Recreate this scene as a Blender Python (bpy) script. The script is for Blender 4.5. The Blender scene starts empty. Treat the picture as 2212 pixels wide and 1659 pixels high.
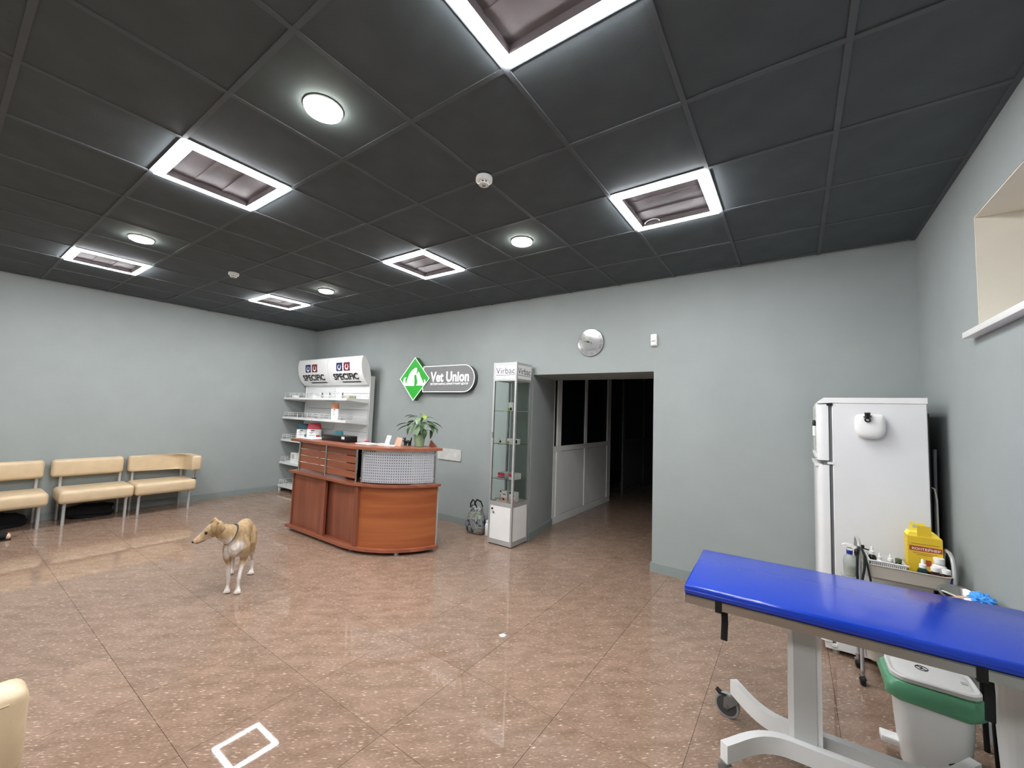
import bpy, bmesh, math, random
from mathutils import Vector, Matrix, noise

random.seed(7)
SC = bpy.context.scene
COL = SC.collection
PI = math.pi

# ------------------------------------------------------------------ camera
F_PX, YAW, PITCH, ROLL, CAM_Z = 876.74, 0.60772, 0.070907, 0.03546, 1.561
def camera_axes():
    cy, sy, cp, sp, cr, sr = math.cos(YAW), math.sin(YAW), math.cos(PITCH), math.sin(PITCH), math.cos(ROLL), math.sin(ROLL)
    f = Vector((-sy*cp, cy*cp, sp)); r = Vector((cy, sy, 0)); u = r.cross(f)
    return cr*r+sr*u, -sr*r+cr*u, f
_r, _u, _f = camera_axes()
cam_data = bpy.data.cameras.new('camera'); cam = bpy.data.objects.new('camera', cam_data); COL.objects.link(cam)
cam.matrix_world = Matrix(((_r.x, _u.x, -_f.x, 0), (_r.y, _u.y, -_f.y, 0), (_r.z, _u.z, -_f.z, CAM_Z), (0, 0, 0, 1)))
cam_data.sensor_fit = 'HORIZONTAL'; cam_data.sensor_width = 36.0
cam_data.lens = F_PX/2212*36.0; cam_data.clip_start = 0.02; cam_data.clip_end = 60
SC.camera = cam

# ------------------------------------------------------------------ world, exposure
world = bpy.data.worlds.new('world'); SC.world = world; world.use_nodes = True
bg = world.node_tree.nodes['Background']; bg.inputs[0].default_value = (0.01, 0.012, 0.02, 1); bg.inputs[1].default_value = 0.3
SC.view_settings.view_transform = 'Standard'; SC.view_settings.look = 'None'
SC.view_settings.exposure = 0.0; SC.view_settings.gamma = 1.0; SC.view_settings.use_curve_mapping = False
LED_POWER, SPOT_POWER = 136.0, 105.0      # radiance of the ceiling LED frames and round downlights

# ------------------------------------------------------------------ helpers
def lin(h):
    h = h.lstrip('#'); c = [int(h[i:i+2], 16)/255 for i in (0, 2, 4)]
    return tuple(x/12.92 if x <= 0.04045 else ((x+0.055)/1.055)**2.4 for x in c)

MATS = {}
def mat(name, color, rough=0.5, metal=0.0, spec=0.5, var=0.06, scale=6.0, bump=0.0, bscale=60.0,
        emit=None, estr=0.0, trans=0.0, ior=1.45, alpha=1.0, coat=0.0, stretch=(1, 1, 1)):
    m = bpy.data.materials.new(name); m.use_nodes = True; nt = m.node_tree; N = nt.nodes; L = nt.links
    b = N['Principled BSDF']
    c = lin(color) if isinstance(color, str) else color
    b.inputs['Roughness'].default_value = rough; b.inputs['Metallic'].default_value = metal
    b.inputs['Specular IOR Level'].default_value = spec; b.inputs['IOR'].default_value = ior
    b.inputs['Transmission Weight'].default_value = trans; b.inputs['Alpha'].default_value = alpha
    b.inputs['Coat Weight'].default_value = coat; b.inputs['Coat Roughness'].default_value = 0.08
    tc = N.new('ShaderNodeTexCoord'); mp = N.new('ShaderNodeMapping'); mp.inputs['Scale'].default_value = stretch
    L.new(tc.outputs['Object'], mp.inputs[0])
    nz = N.new('ShaderNodeTexNoise'); nz.inputs['Scale'].default_value = scale; nz.inputs['Detail'].default_value = 4
    L.new(mp.outputs[0], nz.inputs['Vector'])
    rp = N.new('ShaderNodeValToRGB')
    rp.color_ramp.elements[0].position = 0.3; rp.color_ramp.elements[1].position = 0.7
    rp.color_ramp.elements[0].color = (*[max(0, x*(1-var)) for x in c], 1)
    rp.color_ramp.elements[1].color = (*[min(1, x*(1+var)) for x in c], 1)
    L.new(nz.outputs['Fac'], rp.inputs[0]); L.new(rp.outputs[0], b.inputs['Base Color'])
    if bump:
        n2 = N.new('ShaderNodeTexNoise'); n2.inputs['Scale'].default_value = bscale; n2.inputs['Detail'].default_value = 3
        L.new(mp.outputs[0], n2.inputs['Vector'])
        bp = N.new('ShaderNodeBump'); bp.inputs['Strength'].default_value = bump; bp.inputs['Distance'].default_value = 0.004
        L.new(n2.outputs['Fac'], bp.inputs['Height']); L.new(bp.outputs[0], b.inputs['Normal'])
    if emit:
        b.inputs['Emission Color'].default_value = (*(lin(emit) if isinstance(emit, str) else emit), 1)
        b.inputs['Emission Strength'].default_value = estr
    MATS[name] = m
    return m

def wood(name, dark, light, axis='z', rough=0.32, scale=2.2):
    m = mat(name, light, rough=rough); nt = m.node_tree; N = nt.nodes; L = nt.links
    mp = [n for n in N if n.type == 'MAPPING'][0]
    st = {'x': (0.25, 4, 4), 'y': (4, 0.25, 4), 'z': (4, 4, 0.25), 'h': (0.35, 0.35, 7)}[axis]; mp.inputs['Scale'].default_value = st
    nz = [n for n in N if n.type == 'TEX_NOISE'][0]; nz.inputs['Scale'].default_value = scale; nz.inputs['Detail'].default_value = 7
    nz.inputs['Distortion'].default_value = 0.6
    rp = [n for n in N if n.type == 'VALTORGB'][0]
    rp.color_ramp.elements[0].color = (*lin(dark), 1); rp.color_ramp.elements[1].color = (*lin(light), 1)
    return m

class MB:
    """collects shapes in world coordinates; build() links them as one mesh object"""
    def __init__(s): s.v = []; s.f = []
    def add(s, verts, faces):
        o = len(s.v); s.v += [tuple(v) for v in verts]; s.f += [tuple(i+o for i in f) for f in faces]; return s
    def box(s, x0, x1, y0, y1, z0, z1):
        x0, x1 = sorted((x0, x1)); y0, y1 = sorted((y0, y1)); z0, z1 = sorted((z0, z1))
        return s.add([(x0,y0,z0),(x1,y0,z0),(x1,y1,z0),(x0,y1,z0),(x0,y0,z1),(x1,y0,z1),(x1,y1,z1),(x0,y1,z1)],
                     [(0,3,2,1),(4,5,6,7),(0,1,5,4),(1,2,6,5),(2,3,7,6),(3,0,4,7)])
    def rbox(s, x0, x1, y0, y1, z0, z1, r, seg=3):
        bm = bmesh.new(); bmesh.ops.create_cube(bm, size=1)
        bmesh.ops.scale(bm, vec=(abs(x1-x0), abs(y1-y0), abs(z1-z0)), verts=bm.verts)
        bmesh.ops.translate(bm, vec=((x0+x1)/2, (y0+y1)/2, (z0+z1)/2), verts=bm.verts)
        bmesh.ops.bevel(bm, geom=list(bm.edges), offset=r, segments=seg, profile=0.5, affect='EDGES')
        s.bm(bm); return s
    def bm(s, bm):
        bm.verts.ensure_lookup_table(); bm.verts.index_update()
        s.add([v.co[:] for v in bm.verts], [[v.index for v in f.verts] for f in bm.faces]); bm.free(); return s
    def prism(s, poly, a, b, axis='z'):
        def P(p, t):
            return {'z': (p[0], p[1], t), 'y': (p[0], t, p[1]), 'x': (t, p[0], p[1])}[axis]
        n = len(poly)
        return s.add([P(p, a) for p in poly]+[P(p, b) for p in poly],
                     [tuple(range(n-1, -1, -1)), tuple(range(n, 2*n))]+[(i, (i+1) % n, n+(i+1) % n, n+i) for i in range(n)])
    def cyl(s, p0, p1, r0, r1=None, n=16, caps=True):
        return s.tube([p0, p1], [r0, r0 if r1 is None else r1], n, caps=caps)
    def tube(s, path, r, n=10, closed=False, caps=True, flat=None, up=None):
        path = [Vector(p) for p in path]; m = len(path)
        rs = r if isinstance(r, (list, tuple)) else [r]*m
        T = []
        for i in range(m):
            a = path[(i-1) % m] if (closed or i > 0) else path[i]
            b = path[(i+1) % m] if (closed or i < m-1) else path[i]
            d = (b-a); T.append(d.normalized() if d.length > 1e-9 else Vector((0, 0, 1)))
        ref = Vector(up) if up else (Vector((0, 0, 1)) if abs(T[0].z) < 0.9 else Vector((1, 0, 0)))
        nrm = (ref - T[0]*ref.dot(T[0])).normalized()
        vs = []
        for i in range(m):
            if up: 
                q = Vector(up); nrm2 = q - T[i]*q.dot(T[i]); nrm = nrm2.normalized() if nrm2.length > 1e-4 else nrm
            else:
                nrm = (nrm - T[i]*nrm.dot(T[i])).normalized()
            bi = T[i].cross(nrm)
            rr = rs[i]; ra, rb = rr if isinstance(rr, (tuple, list)) else (rr, rr)   # (side, up)
            for k in range(n):
                t = 2*PI*k/n; vs.append(path[i]+bi*(ra*math.cos(t))+nrm*(rb*math.sin(t)))
        fs = []
        for i in range(m if closed else m-1):
            for k in range(n):
                a, b = i*n+k, i*n+(k+1) % n; c, d = ((i+1) % m)*n+(k+1) % n, ((i+1) % m)*n+k
                fs.append((a, b, c, d))
        if caps and not closed:
            fs.append(tuple(range(n-1, -1, -1))); fs.append(tuple(range((m-1)*n, m*n)))
        return s.add(vs, fs)
    def lathe(s, prof, c, n=24, axis='z', sx=1.0, sy=1.0):
        """prof: list of (radius, height); c: base centre"""
        vs = []; m = len(prof)
        for rr, h in prof:
            for k in range(n):
                t = 2*PI*k/n; a, b = rr*math.cos(t)*sx, rr*math.sin(t)*sy
                vs.append({'z': (c[0]+a, c[1]+b, c[2]+h), 'y': (c[0]+a, c[1]+h, c[2]+b), 'x': (c[0]+h, c[1]+a, c[2]+b)}[axis])
        fs = [(i*n+k, i*n+(k+1) % n, (i+1)*n+(k+1) % n, (i+1)*n+k) for i in range(m-1) for k in range(n)]
        fs.append(tuple(range(n-1, -1, -1))); fs.append(tuple(range((m-1)*n, m*n)))
        return s.add(vs, fs)
    def sphere(s, c, r, n=12, m=8):
        sx, sy, sz = r if isinstance(r, (tuple, list)) else (r, r, r)
        vs = [(c[0], c[1], c[2]-sz)]; fs = []
        for i in range(1, m):
            p = -PI/2+PI*i/m
            for k in range(n):
                t = 2*PI*k/n; vs.append((c[0]+sx*math.cos(p)*math.cos(t), c[1]+sy*math.cos(p)*math.sin(t), c[2]+sz*math.sin(p)))
        vs.append((c[0], c[1], c[2]+sz)); last = len(vs)-1
        for k in range(n): fs.append((0, 1+(k+1) % n, 1+k))
        for i in range(m-2):
            for k in range(n):
                a = 1+i*n; fs.append((a+k, a+(k+1) % n, a+n+(k+1) % n, a+n+k))
        a = 1+(m-2)*n
        for k in range(n): fs.append((a+k, a+(k+1) % n, last))
        return s.add(vs, fs)
    def xform(s, M):
        s.v = [tuple(M @ Vector(v)) for v in s.v]; return s
    def build(s, name, m, parent=None, smooth=None, org=None, label=None):
        me = bpy.data.meshes.new(name)
        o0 = Vector(org) if org is not None else (origin_of(parent) if parent else Vector((0, 0, 0)))
        me.from_pydata([tuple(Vector(v)-o0) for v in s.v], [], s.f); me.update()
        bm = bmesh.new(); bm.from_mesh(me); bmesh.ops.recalc_face_normals(bm, faces=bm.faces); bm.to_mesh(me); bm.free()
        mm = MATS[m] if isinstance(m, str) else m
        me.materials.append(mm)
        ang = math.radians(35 if smooth is None else smooth)
        if smooth != 0:
            for p in me.polygons: p.use_smooth = True
            try: me.set_sharp_from_angle(angle=ang)
            except Exception: pass
        o = bpy.data.objects.new(name, me); COL.objects.link(o)
        if parent: o.parent = parent
        else: o.location = o0
        if label: o['label'] = label
        return o

ORG = {}
def origin_of(o):
    while o.parent: o = o.parent
    return o.location.copy()
def thing(name, label, cat, loc, group=None):
    o = bpy.data.objects.new(name, None); COL.objects.link(o); o.location = loc; o.empty_display_size = 0.05
    o['label'] = label; o['category'] = cat
    if group: o['group'] = group
    return o
def tag(o, label, cat, group=None):
    o['label'] = label; o['category'] = cat
    if group: o['group'] = group
    return o
def struct(o, label=None):
    o['kind'] = 'structure'
    if label: o['label'] = label
    return o
def copy_tree(o, delta, parent=None):
    c = o.copy(); COL.objects.link(c)
    if parent: c.parent = parent
    else: c.location = o.location + Vector(delta)
    for ch in list(o.children): copy_tree(ch, delta, c)
    return c
def set_child_from(o): return o

def text_geo(body, bold=0.0, shear=0.0, spacing=1.0):
    """flat text as (verts2d, faces), normalised to unit box: x 0..1, y 0..1"""
    cu = bpy.data.curves.new('t', 'FONT'); cu.body = body; cu.offset = bold; cu.shear = shear; cu.space_character = spacing
    cu.resolution_u = 3
    ob = bpy.data.objects.new('t', cu); COL.objects.link(ob)
    dg = bpy.context.evaluated_depsgraph_get(); me = bpy.data.meshes.new_from_object(ob.evaluated_get(dg))
    vs = [v.co[:2] for v in me.vertices]; fs = [tuple(p.vertices) for p in me.polygons]
    bpy.data.objects.remove(ob); bpy.data.curves.remove(cu); bpy.data.meshes.remove(me)
    x0 = min(v[0] for v in vs); x1 = max(v[0] for v in vs); y0 = min(v[1] for v in vs); y1 = max(v[1] for v in vs)
    return [((v[0]-x0)/(x1-x0), (v[1]-y0)/(y1-y0)) for v in vs], fs
def put_text(mb, body, fn, thick=0.0, **kw):
    """fn maps (u,v) in unit box to a world point"""
    vs, fs = text_geo(body, **kw); mb.add([fn(u, v) for u, v in vs], fs); return mb

def remeshed(mb, voxel=0.006, smooth=6):
    me = bpy.data.meshes.new('tmp'); me.from_pydata(mb.v, [], mb.f); me.update()
    bm = bmesh.new(); bm.from_mesh(me); bmesh.ops.recalc_face_normals(bm, faces=bm.faces); bm.to_mesh(me); bm.free()
    ob = bpy.data.objects.new('tmp', me); COL.objects.link(ob)
    r = ob.modifiers.new('r', 'REMESH'); r.mode = 'VOXEL'; r.voxel_size = voxel
    sm = ob.modifiers.new('s', 'SMOOTH'); sm.iterations = smooth; sm.factor = 0.5
    dg = bpy.context.evaluated_depsgraph_get(); m2 = bpy.data.meshes.new_from_object(ob.evaluated_get(dg))
    out = MB(); out.add([v.co[:] for v in m2.vertices], [tuple(p.vertices) for p in m2.polygons])
    bpy.data.objects.remove(ob); bpy.data.meshes.remove(me); bpy.data.meshes.remove(m2)
    return out

# ------------------------------------------------------------------ materials
mat('wall_paint', '#969d9b', rough=0.75, spec=0.3, var=0.03, scale=3, bump=0.05, bscale=180)
mat('cream_paint', '#ece7d8', rough=0.7, spec=0.3, var=0.02)
mat('ceiling_black', '#545b5e', rough=0.85, spec=0.2, var=0.08, scale=5, bump=0.12, bscale=120)
mat('ceiling_bar', '#5a6063', rough=0.7, spec=0.25)
mat('baseboard_grey', '#868f8d', rough=0.5, var=0.03)
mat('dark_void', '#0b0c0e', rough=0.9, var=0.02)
mat('partition_white', '#e2e3e1', rough=0.45, var=0.03)
mat('partition_shaded', '#5c5e60', rough=0.5, var=0.03)  # partition paint darkened so the far end of the passage reads as unlit
mat('joint_dark', '#2e221c', rough=0.9, spec=0.1)
mat('white_plastic', '#e6e6e4', rough=0.32, var=0.02)
mat('white_metal', '#dfe0df', rough=0.3, var=0.02)
mat('fridge_white', '#dcdddd', rough=0.28, var=0.015)
mat('light_grey', '#b8bab8', rough=0.4, var=0.03)
mat('tray_beige', '#b9b2a8', rough=0.45, var=0.03)
mat('white_paper', '#efefec', rough=0.7, var=0.02)
mat('black_plastic', '#101112', rough=0.4, var=0.05)
mat('black_fabric', '#0e0f13', rough=0.85, var=0.3, scale=14, bump=0.5, bscale=30)
mat('chrome', '#c9cbcc', rough=0.14, metal=1.0, var=0.03)
mat('steel', '#b7b5b1', rough=0.27, metal=1.0, var=0.04, stretch=(1, 8, 8))
mat('aluminium', '#c2c4c4', rough=0.38, metal=0.55, var=0.03)
mat('perforated_metal', '#b4b8bf', rough=0.45, metal=0.25, var=0.03)
mat('glass', '#fbfffd', rough=0.02, trans=1.0, ior=1.12, var=0.0, spec=0.5)
mat('shelf_glass', '#c4d6ce', rough=0.05, trans=0.9, ior=1.25, var=0.02)
mat('dark_glass', '#0a1016', rough=0.04, var=0.02, spec=0.6)
mat('vinyl_cream', '#cbb594', rough=0.36, var=0.07, scale=9, bump=0.1, bscale=200)
mat('vinyl_blue', '#0535ac', rough=0.22, var=0.05, scale=3, bump=0.35, bscale=5, coat=0.35)
wood('wood_red', '#744030', '#955a44', 'z')
wood('wood_red_x', '#7a4330', '#a06148', 'x')
wood('wood_orange', '#8e4a2a', '#b06a3f', 'h', scale=1.6)
mat('sign_green', '#2f9a34', rough=0.35, emit='#34a838', estr=0.35, var=0.04)
mat('sign_green_side', '#3c6b37', rough=0.5)
mat('sign_grey', '#7e8080', rough=0.5, var=0.03)
mat('sign_dark', '#4a4f50', rough=0.5)
mat('sign_white', '#ffffff', rough=0.4, emit='#ffffff', estr=0.6, var=0.0)
mat('led', '#ffffff', rough=0.5, emit=(0.98, 0.975, 1.0), estr=LED_POWER, var=0.0)
mat('led_round', '#ffffff', rough=0.5, emit=(1.0, 1.0, 0.88), estr=SPOT_POWER, var=0.0)
mat('lamp_inner', '#5f5859', rough=0.5, var=0.1)
mat('ink_black', '#131316', rough=0.5, var=0.02)
mat('ink_navy', '#20295a', rough=0.5, var=0.02)
mat('ink_maroon', '#6d2434', rough=0.5, var=0.02)
mat('ink_blue', '#2a3550', rough=0.5, var=0.02)
mat('ink_grey', '#6c6f70', rough=0.5, var=0.02)
mat('clock_face', '#d6d6d8', rough=0.07, metal=0.65, var=0.02, coat=0.5)
mat('clock_grey', '#53585b', rough=0.5, metal=0.1)
mat('lime', '#8fb04c', rough=0.5)
mat('marble', '#c4c3bf', rough=0.35, var=0.14, scale=12)
mat('pot_green', '#8dab88', rough=0.35, var=0.05)
mat('leaf_green', '#40583a', rough=0.4, var=0.3, scale=9)
mat('leaf_pale', '#748c6c', rough=0.42, var=0.2, scale=9)
mat('leaf_lime', '#86a03c', rough=0.42, var=0.12, scale=9)
mat('stem_green', '#6b8356', rough=0.5)
mat('soil', '#2d2219', rough=0.95, var=0.3, scale=60)
mat('pink_red', '#c03a4c', rough=0.45)
mat('teal', '#1f7f95', rough=0.4)
mat('teal_dark', '#1d5261', rough=0.45)
mat('orange_brown', '#b5714f', rough=0.5)
mat('peach', '#dca892', rough=0.6)
mat('box_red', '#b8284c', rough=0.5)
mat('box_green', '#8fb54a', rough=0.5)
mat('skin_peach', '#d9b29a', rough=0.6)
mat('yellow_card', '#d9b830', rough=0.55, var=0.04)
mat('yellow_light', '#f0dc4e', rough=0.55, var=0.04)
mat('label_red', '#a5452c', rough=0.5)
mat('bag_green', '#74c096', rough=0.3, trans=0.25, var=0.12, bump=0.6, bscale=24)
mat('amber_glass', '#2c1209', rough=0.1, var=0.05)
mat('bottle_dark', '#16110f', rough=0.12, var=0.05)
mat('bottle_green', '#12302a', rough=0.2)
mat('bottle_clear', '#cfd5d0', rough=0.12, trans=0.6, ior=1.3)
mat('liquid_pale', '#b7b49c', rough=0.2)
mat('blue_label', '#27289a', rough=0.5)
mat('blue_dark', '#1c2f8e', rough=0.4)
mat('olive_cap', '#4f5d3f', rough=0.4)
mat('glove_blue', '#4b9cec', rough=0.5, var=0.08)
mat('castor_grey', '#6a6864', rough=0.5)
mat('tyre_grey', '#8b8d8d', rough=0.6)
mat('tyre_core', '#3d3f40', rough=0.6)
mat('strap_black', '#08080a', rough=0.85, var=0.1, bump=0.4, bscale=300)
mat('rubber_tube', '#15201f', rough=0.35)
mat('hose_grey', '#7b8083', rough=0.5)
mat('cable_white', '#c9c4ba', rough=0.5)
mat('sticker_green', '#a9b59a', rough=0.5, var=0.35, scale=40)

# floor: brown vinyl tile with pale streaky flecks, tone differing a little from tile to tile
def floor_material():
    m = bpy.data.materials.new('floor_tile_vinyl'); m.use_nodes = True; nt = m.node_tree; N = nt.nodes; L = nt.links
    b = N['Principled BSDF']; geo = N.new('ShaderNodeNewGeometry'); oi = N.new('ShaderNodeObjectInfo')
    def noise_tex(scale, detail, stretch, rot):
        m0 = N.new('ShaderNodeMapping'); m0.inputs['Rotation'].default_value = (0, 0, rot); L.new(geo.outputs['Position'], m0.inputs[0])
        mp = N.new('ShaderNodeMapping'); mp.inputs['Scale'].default_value = stretch; L.new(m0.outputs[0], mp.inputs[0]); t = N.new('ShaderNodeTexNoise')
        t.inputs['Scale'].default_value = scale; t.inputs['Detail'].default_value = detail; L.new(mp.outputs[0], t.inputs['Vector']); return t
    base = noise_tex(6.0, 7, (1, 2.6, 1), -0.72); r1 = N.new('ShaderNodeValToRGB')
    r1.color_ramp.elements[0].position = 0.32; r1.color_ramp.elements[1].position = 0.68
    r1.color_ramp.elements[0].color = (*lin('#836d5c'), 1); r1.color_ramp.elements[1].color = (*lin('#977e6e'), 1)
    L.new(base.outputs['Fac'], r1.inputs[0])
    hue = N.new('ShaderNodeHueSaturation'); mr = N.new('ShaderNodeMapRange')
    mr.inputs['To Min'].default_value = 0.93; mr.inputs['To Max'].default_value = 1.06
    L.new(oi.outputs['Random'], mr.inputs['Value']); L.new(mr.outputs[0], hue.inputs['Value']); L.new(r1.outputs[0], hue.inputs['Color'])
    fl = noise_tex(30, 3, (1, 4.0, 1), -0.72); r2 = N.new('ShaderNodeValToRGB')
    r2.color_ramp.elements[0].position = 0.60; r2.color_ramp.elements[1].position = 0.74
    L.new(fl.outputs['Fac'], r2.inputs[0])
    fine = noise_tex(55, 2, (1, 3.0, 1), -0.72); r3 = N.new('ShaderNodeValToRGB')
    r3.color_ramp.elements[0].position = 0.35; r3.color_ramp.elements[1].position = 0.75
    r3.color_ramp.elements[0].color = (0.82, 0.82, 0.82, 1); r3.color_ramp.elements[1].color = (1.12, 1.12, 1.12, 1)
    L.new(fine.outputs['Fac'], r3.inputs[0])
    mul = N.new('ShaderNodeMix'); mul.data_type = 'RGBA'; mul.blend_type = 'MULTIPLY'; mul.inputs[0].default_value = 1.0
    L.new(hue.outputs[0], mul.inputs[6]); L.new(r3.outputs[0], mul.inputs[7])
    mx = N.new('ShaderNodeMix'); mx.data_type = 'RGBA'; L.new(r2.outputs[0], mx.inputs[0]); L.new(mul.outputs[2], mx.inputs[6])
    mx.inputs[7].default_value = (*lin('#d8c0ae'), 1)
    L.new(mx.outputs[2], b.inputs['Base Color'])
    rr = noise_tex(5, 3, (1, 1, 1), 0); r4 = N.new('ShaderNodeMapRange'); r4.inputs['To Min'].default_value = 0.012; r4.inputs['To Max'].default_value = 0.032
    L.new(rr.outputs['Fac'], r4.inputs['Value']); L.new(r4.outputs[0], b.inputs['Roughness'])
    b.inputs['Specular IOR Level'].default_value = 0.42
    bp = N.new('ShaderNodeBump'); bp.inputs['Strength'].default_value = 0.012; bp.inputs['Distance'].default_value = 0.002
    wv = noise_tex(9, 2, (1, 1, 1), 0); L.new(wv.outputs['Fac'], bp.inputs['Height']); L.new(bp.outputs[0], b.inputs['Normal'])
    MATS['floor_vinyl'] = m
floor_material()

# ------------------------------------------------------------------ room shell
X0, X1, YB, YF, HC = -7.80, 0.806, 4.353, -2.9, 3.04
YD = 5.16                     # rear face of the thick wall behind the doorway
DX0, DX1, DZ = -2.70, -1.21, 2.05
GX, GY, T = -1.006, 1.313, 0.60     # ceiling grid origin and module
FXO, FYO, FT = -2.247, 0.761, 0.6058

floor = struct(MB().box(X0-0.15, X1+0.15, YF-0.15, 12.0, -0.12, -0.004).build('floor', 'joint_dark', smooth=0))
tile_cache = {}
def floor_tiles():
    g = 0.0011
    def tile(x0, x1, y0, y1):
        w, d = round(x1-x0, 3), round(y1-y0, 3)
        if w < 0.02 or d < 0.02: return
        key = (w, d)
        if key not in tile_cache:
            a = MB()
            a.add([(g, g, -0.004), (w-g, g, -0.004), (w-g, d-g, -0.004), (g, d-g, -0.004), (g, g, 0), (w-g, g, 0), (w-g, d-g, 0), (g, d-g, 0)],
                  [(0,1,5,4),(1,2,6,5),(2,3,7,6),(3,0,4,7),(4,5,6,7)])
            me = bpy.data.meshes.new('floor_tile'); me.from_pydata(a.v, [], a.f); me.materials.append(MATS['floor_vinyl']); tile_cache[key] = me
        o = bpy.data.objects.new('floor_tile', tile_cache[key]); COL.objects.link(o); o.parent = floor; o.location = (x0, y0, 0)
    i0 = math.floor((X0-FXO)/FT); i1 = math.ceil((X1-FXO)/FT); j0 = math.floor((YF-FYO)/FT); j1 = math.ceil((9.6-FYO)/FT)
    for i in range(i0, i1):
        for j in range(j0, j1):
            xa, xb = max(X0, FXO+i*FT), min(X1, FXO+(i+1)*FT); ya, yb = max(YF, FYO+j*FT), FYO+(j+1)*FT
            if ya >= YB-0.3:            # the passage behind the doorway
                if xb < -2.95 or xa > -0.9: 
                    if ya < YB-0.001 and yb > YB: tile(xa, xb, ya, YB)
                    elif yb <= YB: tile(xa, xb, ya, yb)
                    continue
            if yb > YB and (xb < -2.95 or xa > -0.9): yb = YB
            tile(xa, xb, ya, yb)
floor_tiles()

ceiling = struct(MB().box(X0-0.15, X1+0.15, YF-0.15, 5.2, HC+0.12, HC+0.22).build('ceiling', 'ceiling_black', smooth=0))
LAMPS = [(0, -1), (-4, -1), (0, 2), (-4, 2), (-9, -1), (-9, 2), (0, -5), (-4, -5), (-9, -5)]
SPOTS = [(-2, -1), (-2, 2), (-7, -1), (-7, 2), (-2, -5), (-7, -5)]
def ceiling_tiles():
    cache = {}; rnd = random.Random(3)
    i0 = math.floor((X0-GX)/T); i1 = math.ceil((X1-GX)/T); j0 = math.floor((YF-GY)/T); j1 = math.ceil((YB-GY)/T)
    for i in range(i0, i1):
        for j in range(j0, j1):
            if (i, j) in LAMPS: continue
            xa, xb = max(X0, GX+i*T), min(X1, GX+(i+1)*T); ya, yb = max(YF, GY+j*T), min(YB, GY+(j+1)*T)
            w, d = round(xb-xa, 3), round(yb-ya, 3)
            if w < 0.01 or d < 0.01: continue
            k = (w, d)
            if k not in cache:
                a = MB(); a.rbox(0.004, w-0.004, 0.004, d-0.004, 0, 0.012, 0.003, 1)
                me = bpy.data.meshes.new('ceiling_tile'); me.from_pydata(a.v, [], a.f); me.materials.append(MATS['ceiling_black']); cache[k] = me
            o = bpy.data.objects.new('ceiling_tile', cache[k]); COL.objects.link(o); o.parent = ceiling
            o.location = (xa, ya, HC+0.001+rnd.uniform(0, 0.003)); o.rotation_euler = (rnd.uniform(-.004, .004), rnd.uniform(-.004, .004), 0)
    for i in range(i0+1, i1):
        x = GX+i*T; MB().box(x-0.012, x+0.012, YF, YB, HC-0.0035, HC+0.006).build('grid_bar', 'ceiling_bar', ceiling, smooth=0)
    for j in range(j0+1, j1):
        y = GY+j*T; MB().box(X0, X1, y-0.012, y+0.012, HC-0.003, HC+0.005).build('grid_bar', 'ceiling_bar', ceiling, smooth=0)
ceiling_tiles()

HT = HC+0.22
struct(MB().box(X0-0.15, X0, YF-0.15, YD, 0, HT).build('wall_left', 'wall_paint', smooth=0))
a = MB(); a.prism([(X0, YB), (DX0, YB), (-2.83, YD), (X0, YD)], 0, HT); a.prism([(DX1, YB), (X1+0.15, YB), (X1+0.15, YD), (DX1, YD)], 0, HT)
a.prism([(DX0, YB), (DX1, YB), (DX1, YD), (-2.83, YD)], DZ, HT)
struct(a.build('wall_back', 'wall_paint', smooth=0))
NY0, NY1, NZ0, NZ1, ND = 1.55, 3.12, 2.08, 2.69, 0.36
a = MB(); a.box(X1, X1+0.5, YF, YB, 0, NZ0-0.035); a.box(X1, X1+0.5, YF, YB, NZ1+0.006, HT)
a.box(X1, X1+0.5, NY1+0.006, YB, NZ0-0.035, NZ1+0.006); a.box(X1, X1+0.5, YF, NY0-0.006, NZ0-0.035, NZ1+0.006)
struct(a.build('wall_right', 'wall_paint', smooth=0))
struct(MB().box(X0, X1, YF-0.15, YF, 0, HT).build('wall_front', 'wall_paint', smooth=0))
a = MB(); a.box(X1+0.001, X1+ND, NY1, NY1+0.005, NZ0, NZ1+0.005); a.box(X1+0.001, X1+ND, NY0-0.005, NY0, NZ0, NZ1+0.005)
a.box(X1+0.001, X1+ND, NY0, NY1, NZ1, NZ1+0.005)
struct(a.build('trim_1', 'cream_paint', smooth=0), 'cream painted reveal of the high window recess')
win = struct(MB().box(X1+ND, X1+ND+0.06, NY0, NY1, NZ0, NZ0+0.07).box(X1+ND, X1+ND+0.06, NY0, NY1, NZ1-0.07, NZ1)
       .box(X1+ND, X1+ND+0.06, NY0, NY0+0.07, NZ0, NZ1).box(X1+ND, X1+ND+0.06, NY1-0.07, NY1, NZ0, NZ1)
       .box(X1+ND, X1+ND+0.06, 2.30, 2.37, NZ0, NZ1).build('window_1', 'white_plastic', smooth=0))
MB().box(X1+ND+0.02, X1+ND+0.03, NY0+0.07, 2.30, NZ0+0.07, NZ1-0.07).build('pane', 'dark_glass', win)
MB().box(X1+ND+0.02, X1+ND+0.03, 2.37, NY1-0.07, NZ0+0.07, NZ1-0.07).build('pane', 'dark_glass', win)
struct(MB().rbox(X1-0.05, X1+ND+0.01, NY0-0.08, NY1+0.055, NZ0-0.034, NZ0, 0.005, 2).build('trim_2', 'white_plastic'), 'white window sill jutting from the grey wall')
def bb(name, *boxes):
    a = MB()
    for x in boxes: a.box(*x)
    struct(a.build(name, 'baseboard_grey', smooth=0))
BH, BT = 0.09, 0.014
bb('baseboard_left', (X0, X0+BT, YF, YB, 0.0, BH))
a = MB().box(X0+BT, DX0, YB-BT, YB, 0, BH); a.box(DX1, X1, YB-BT, YB, 0, BH)
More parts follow.
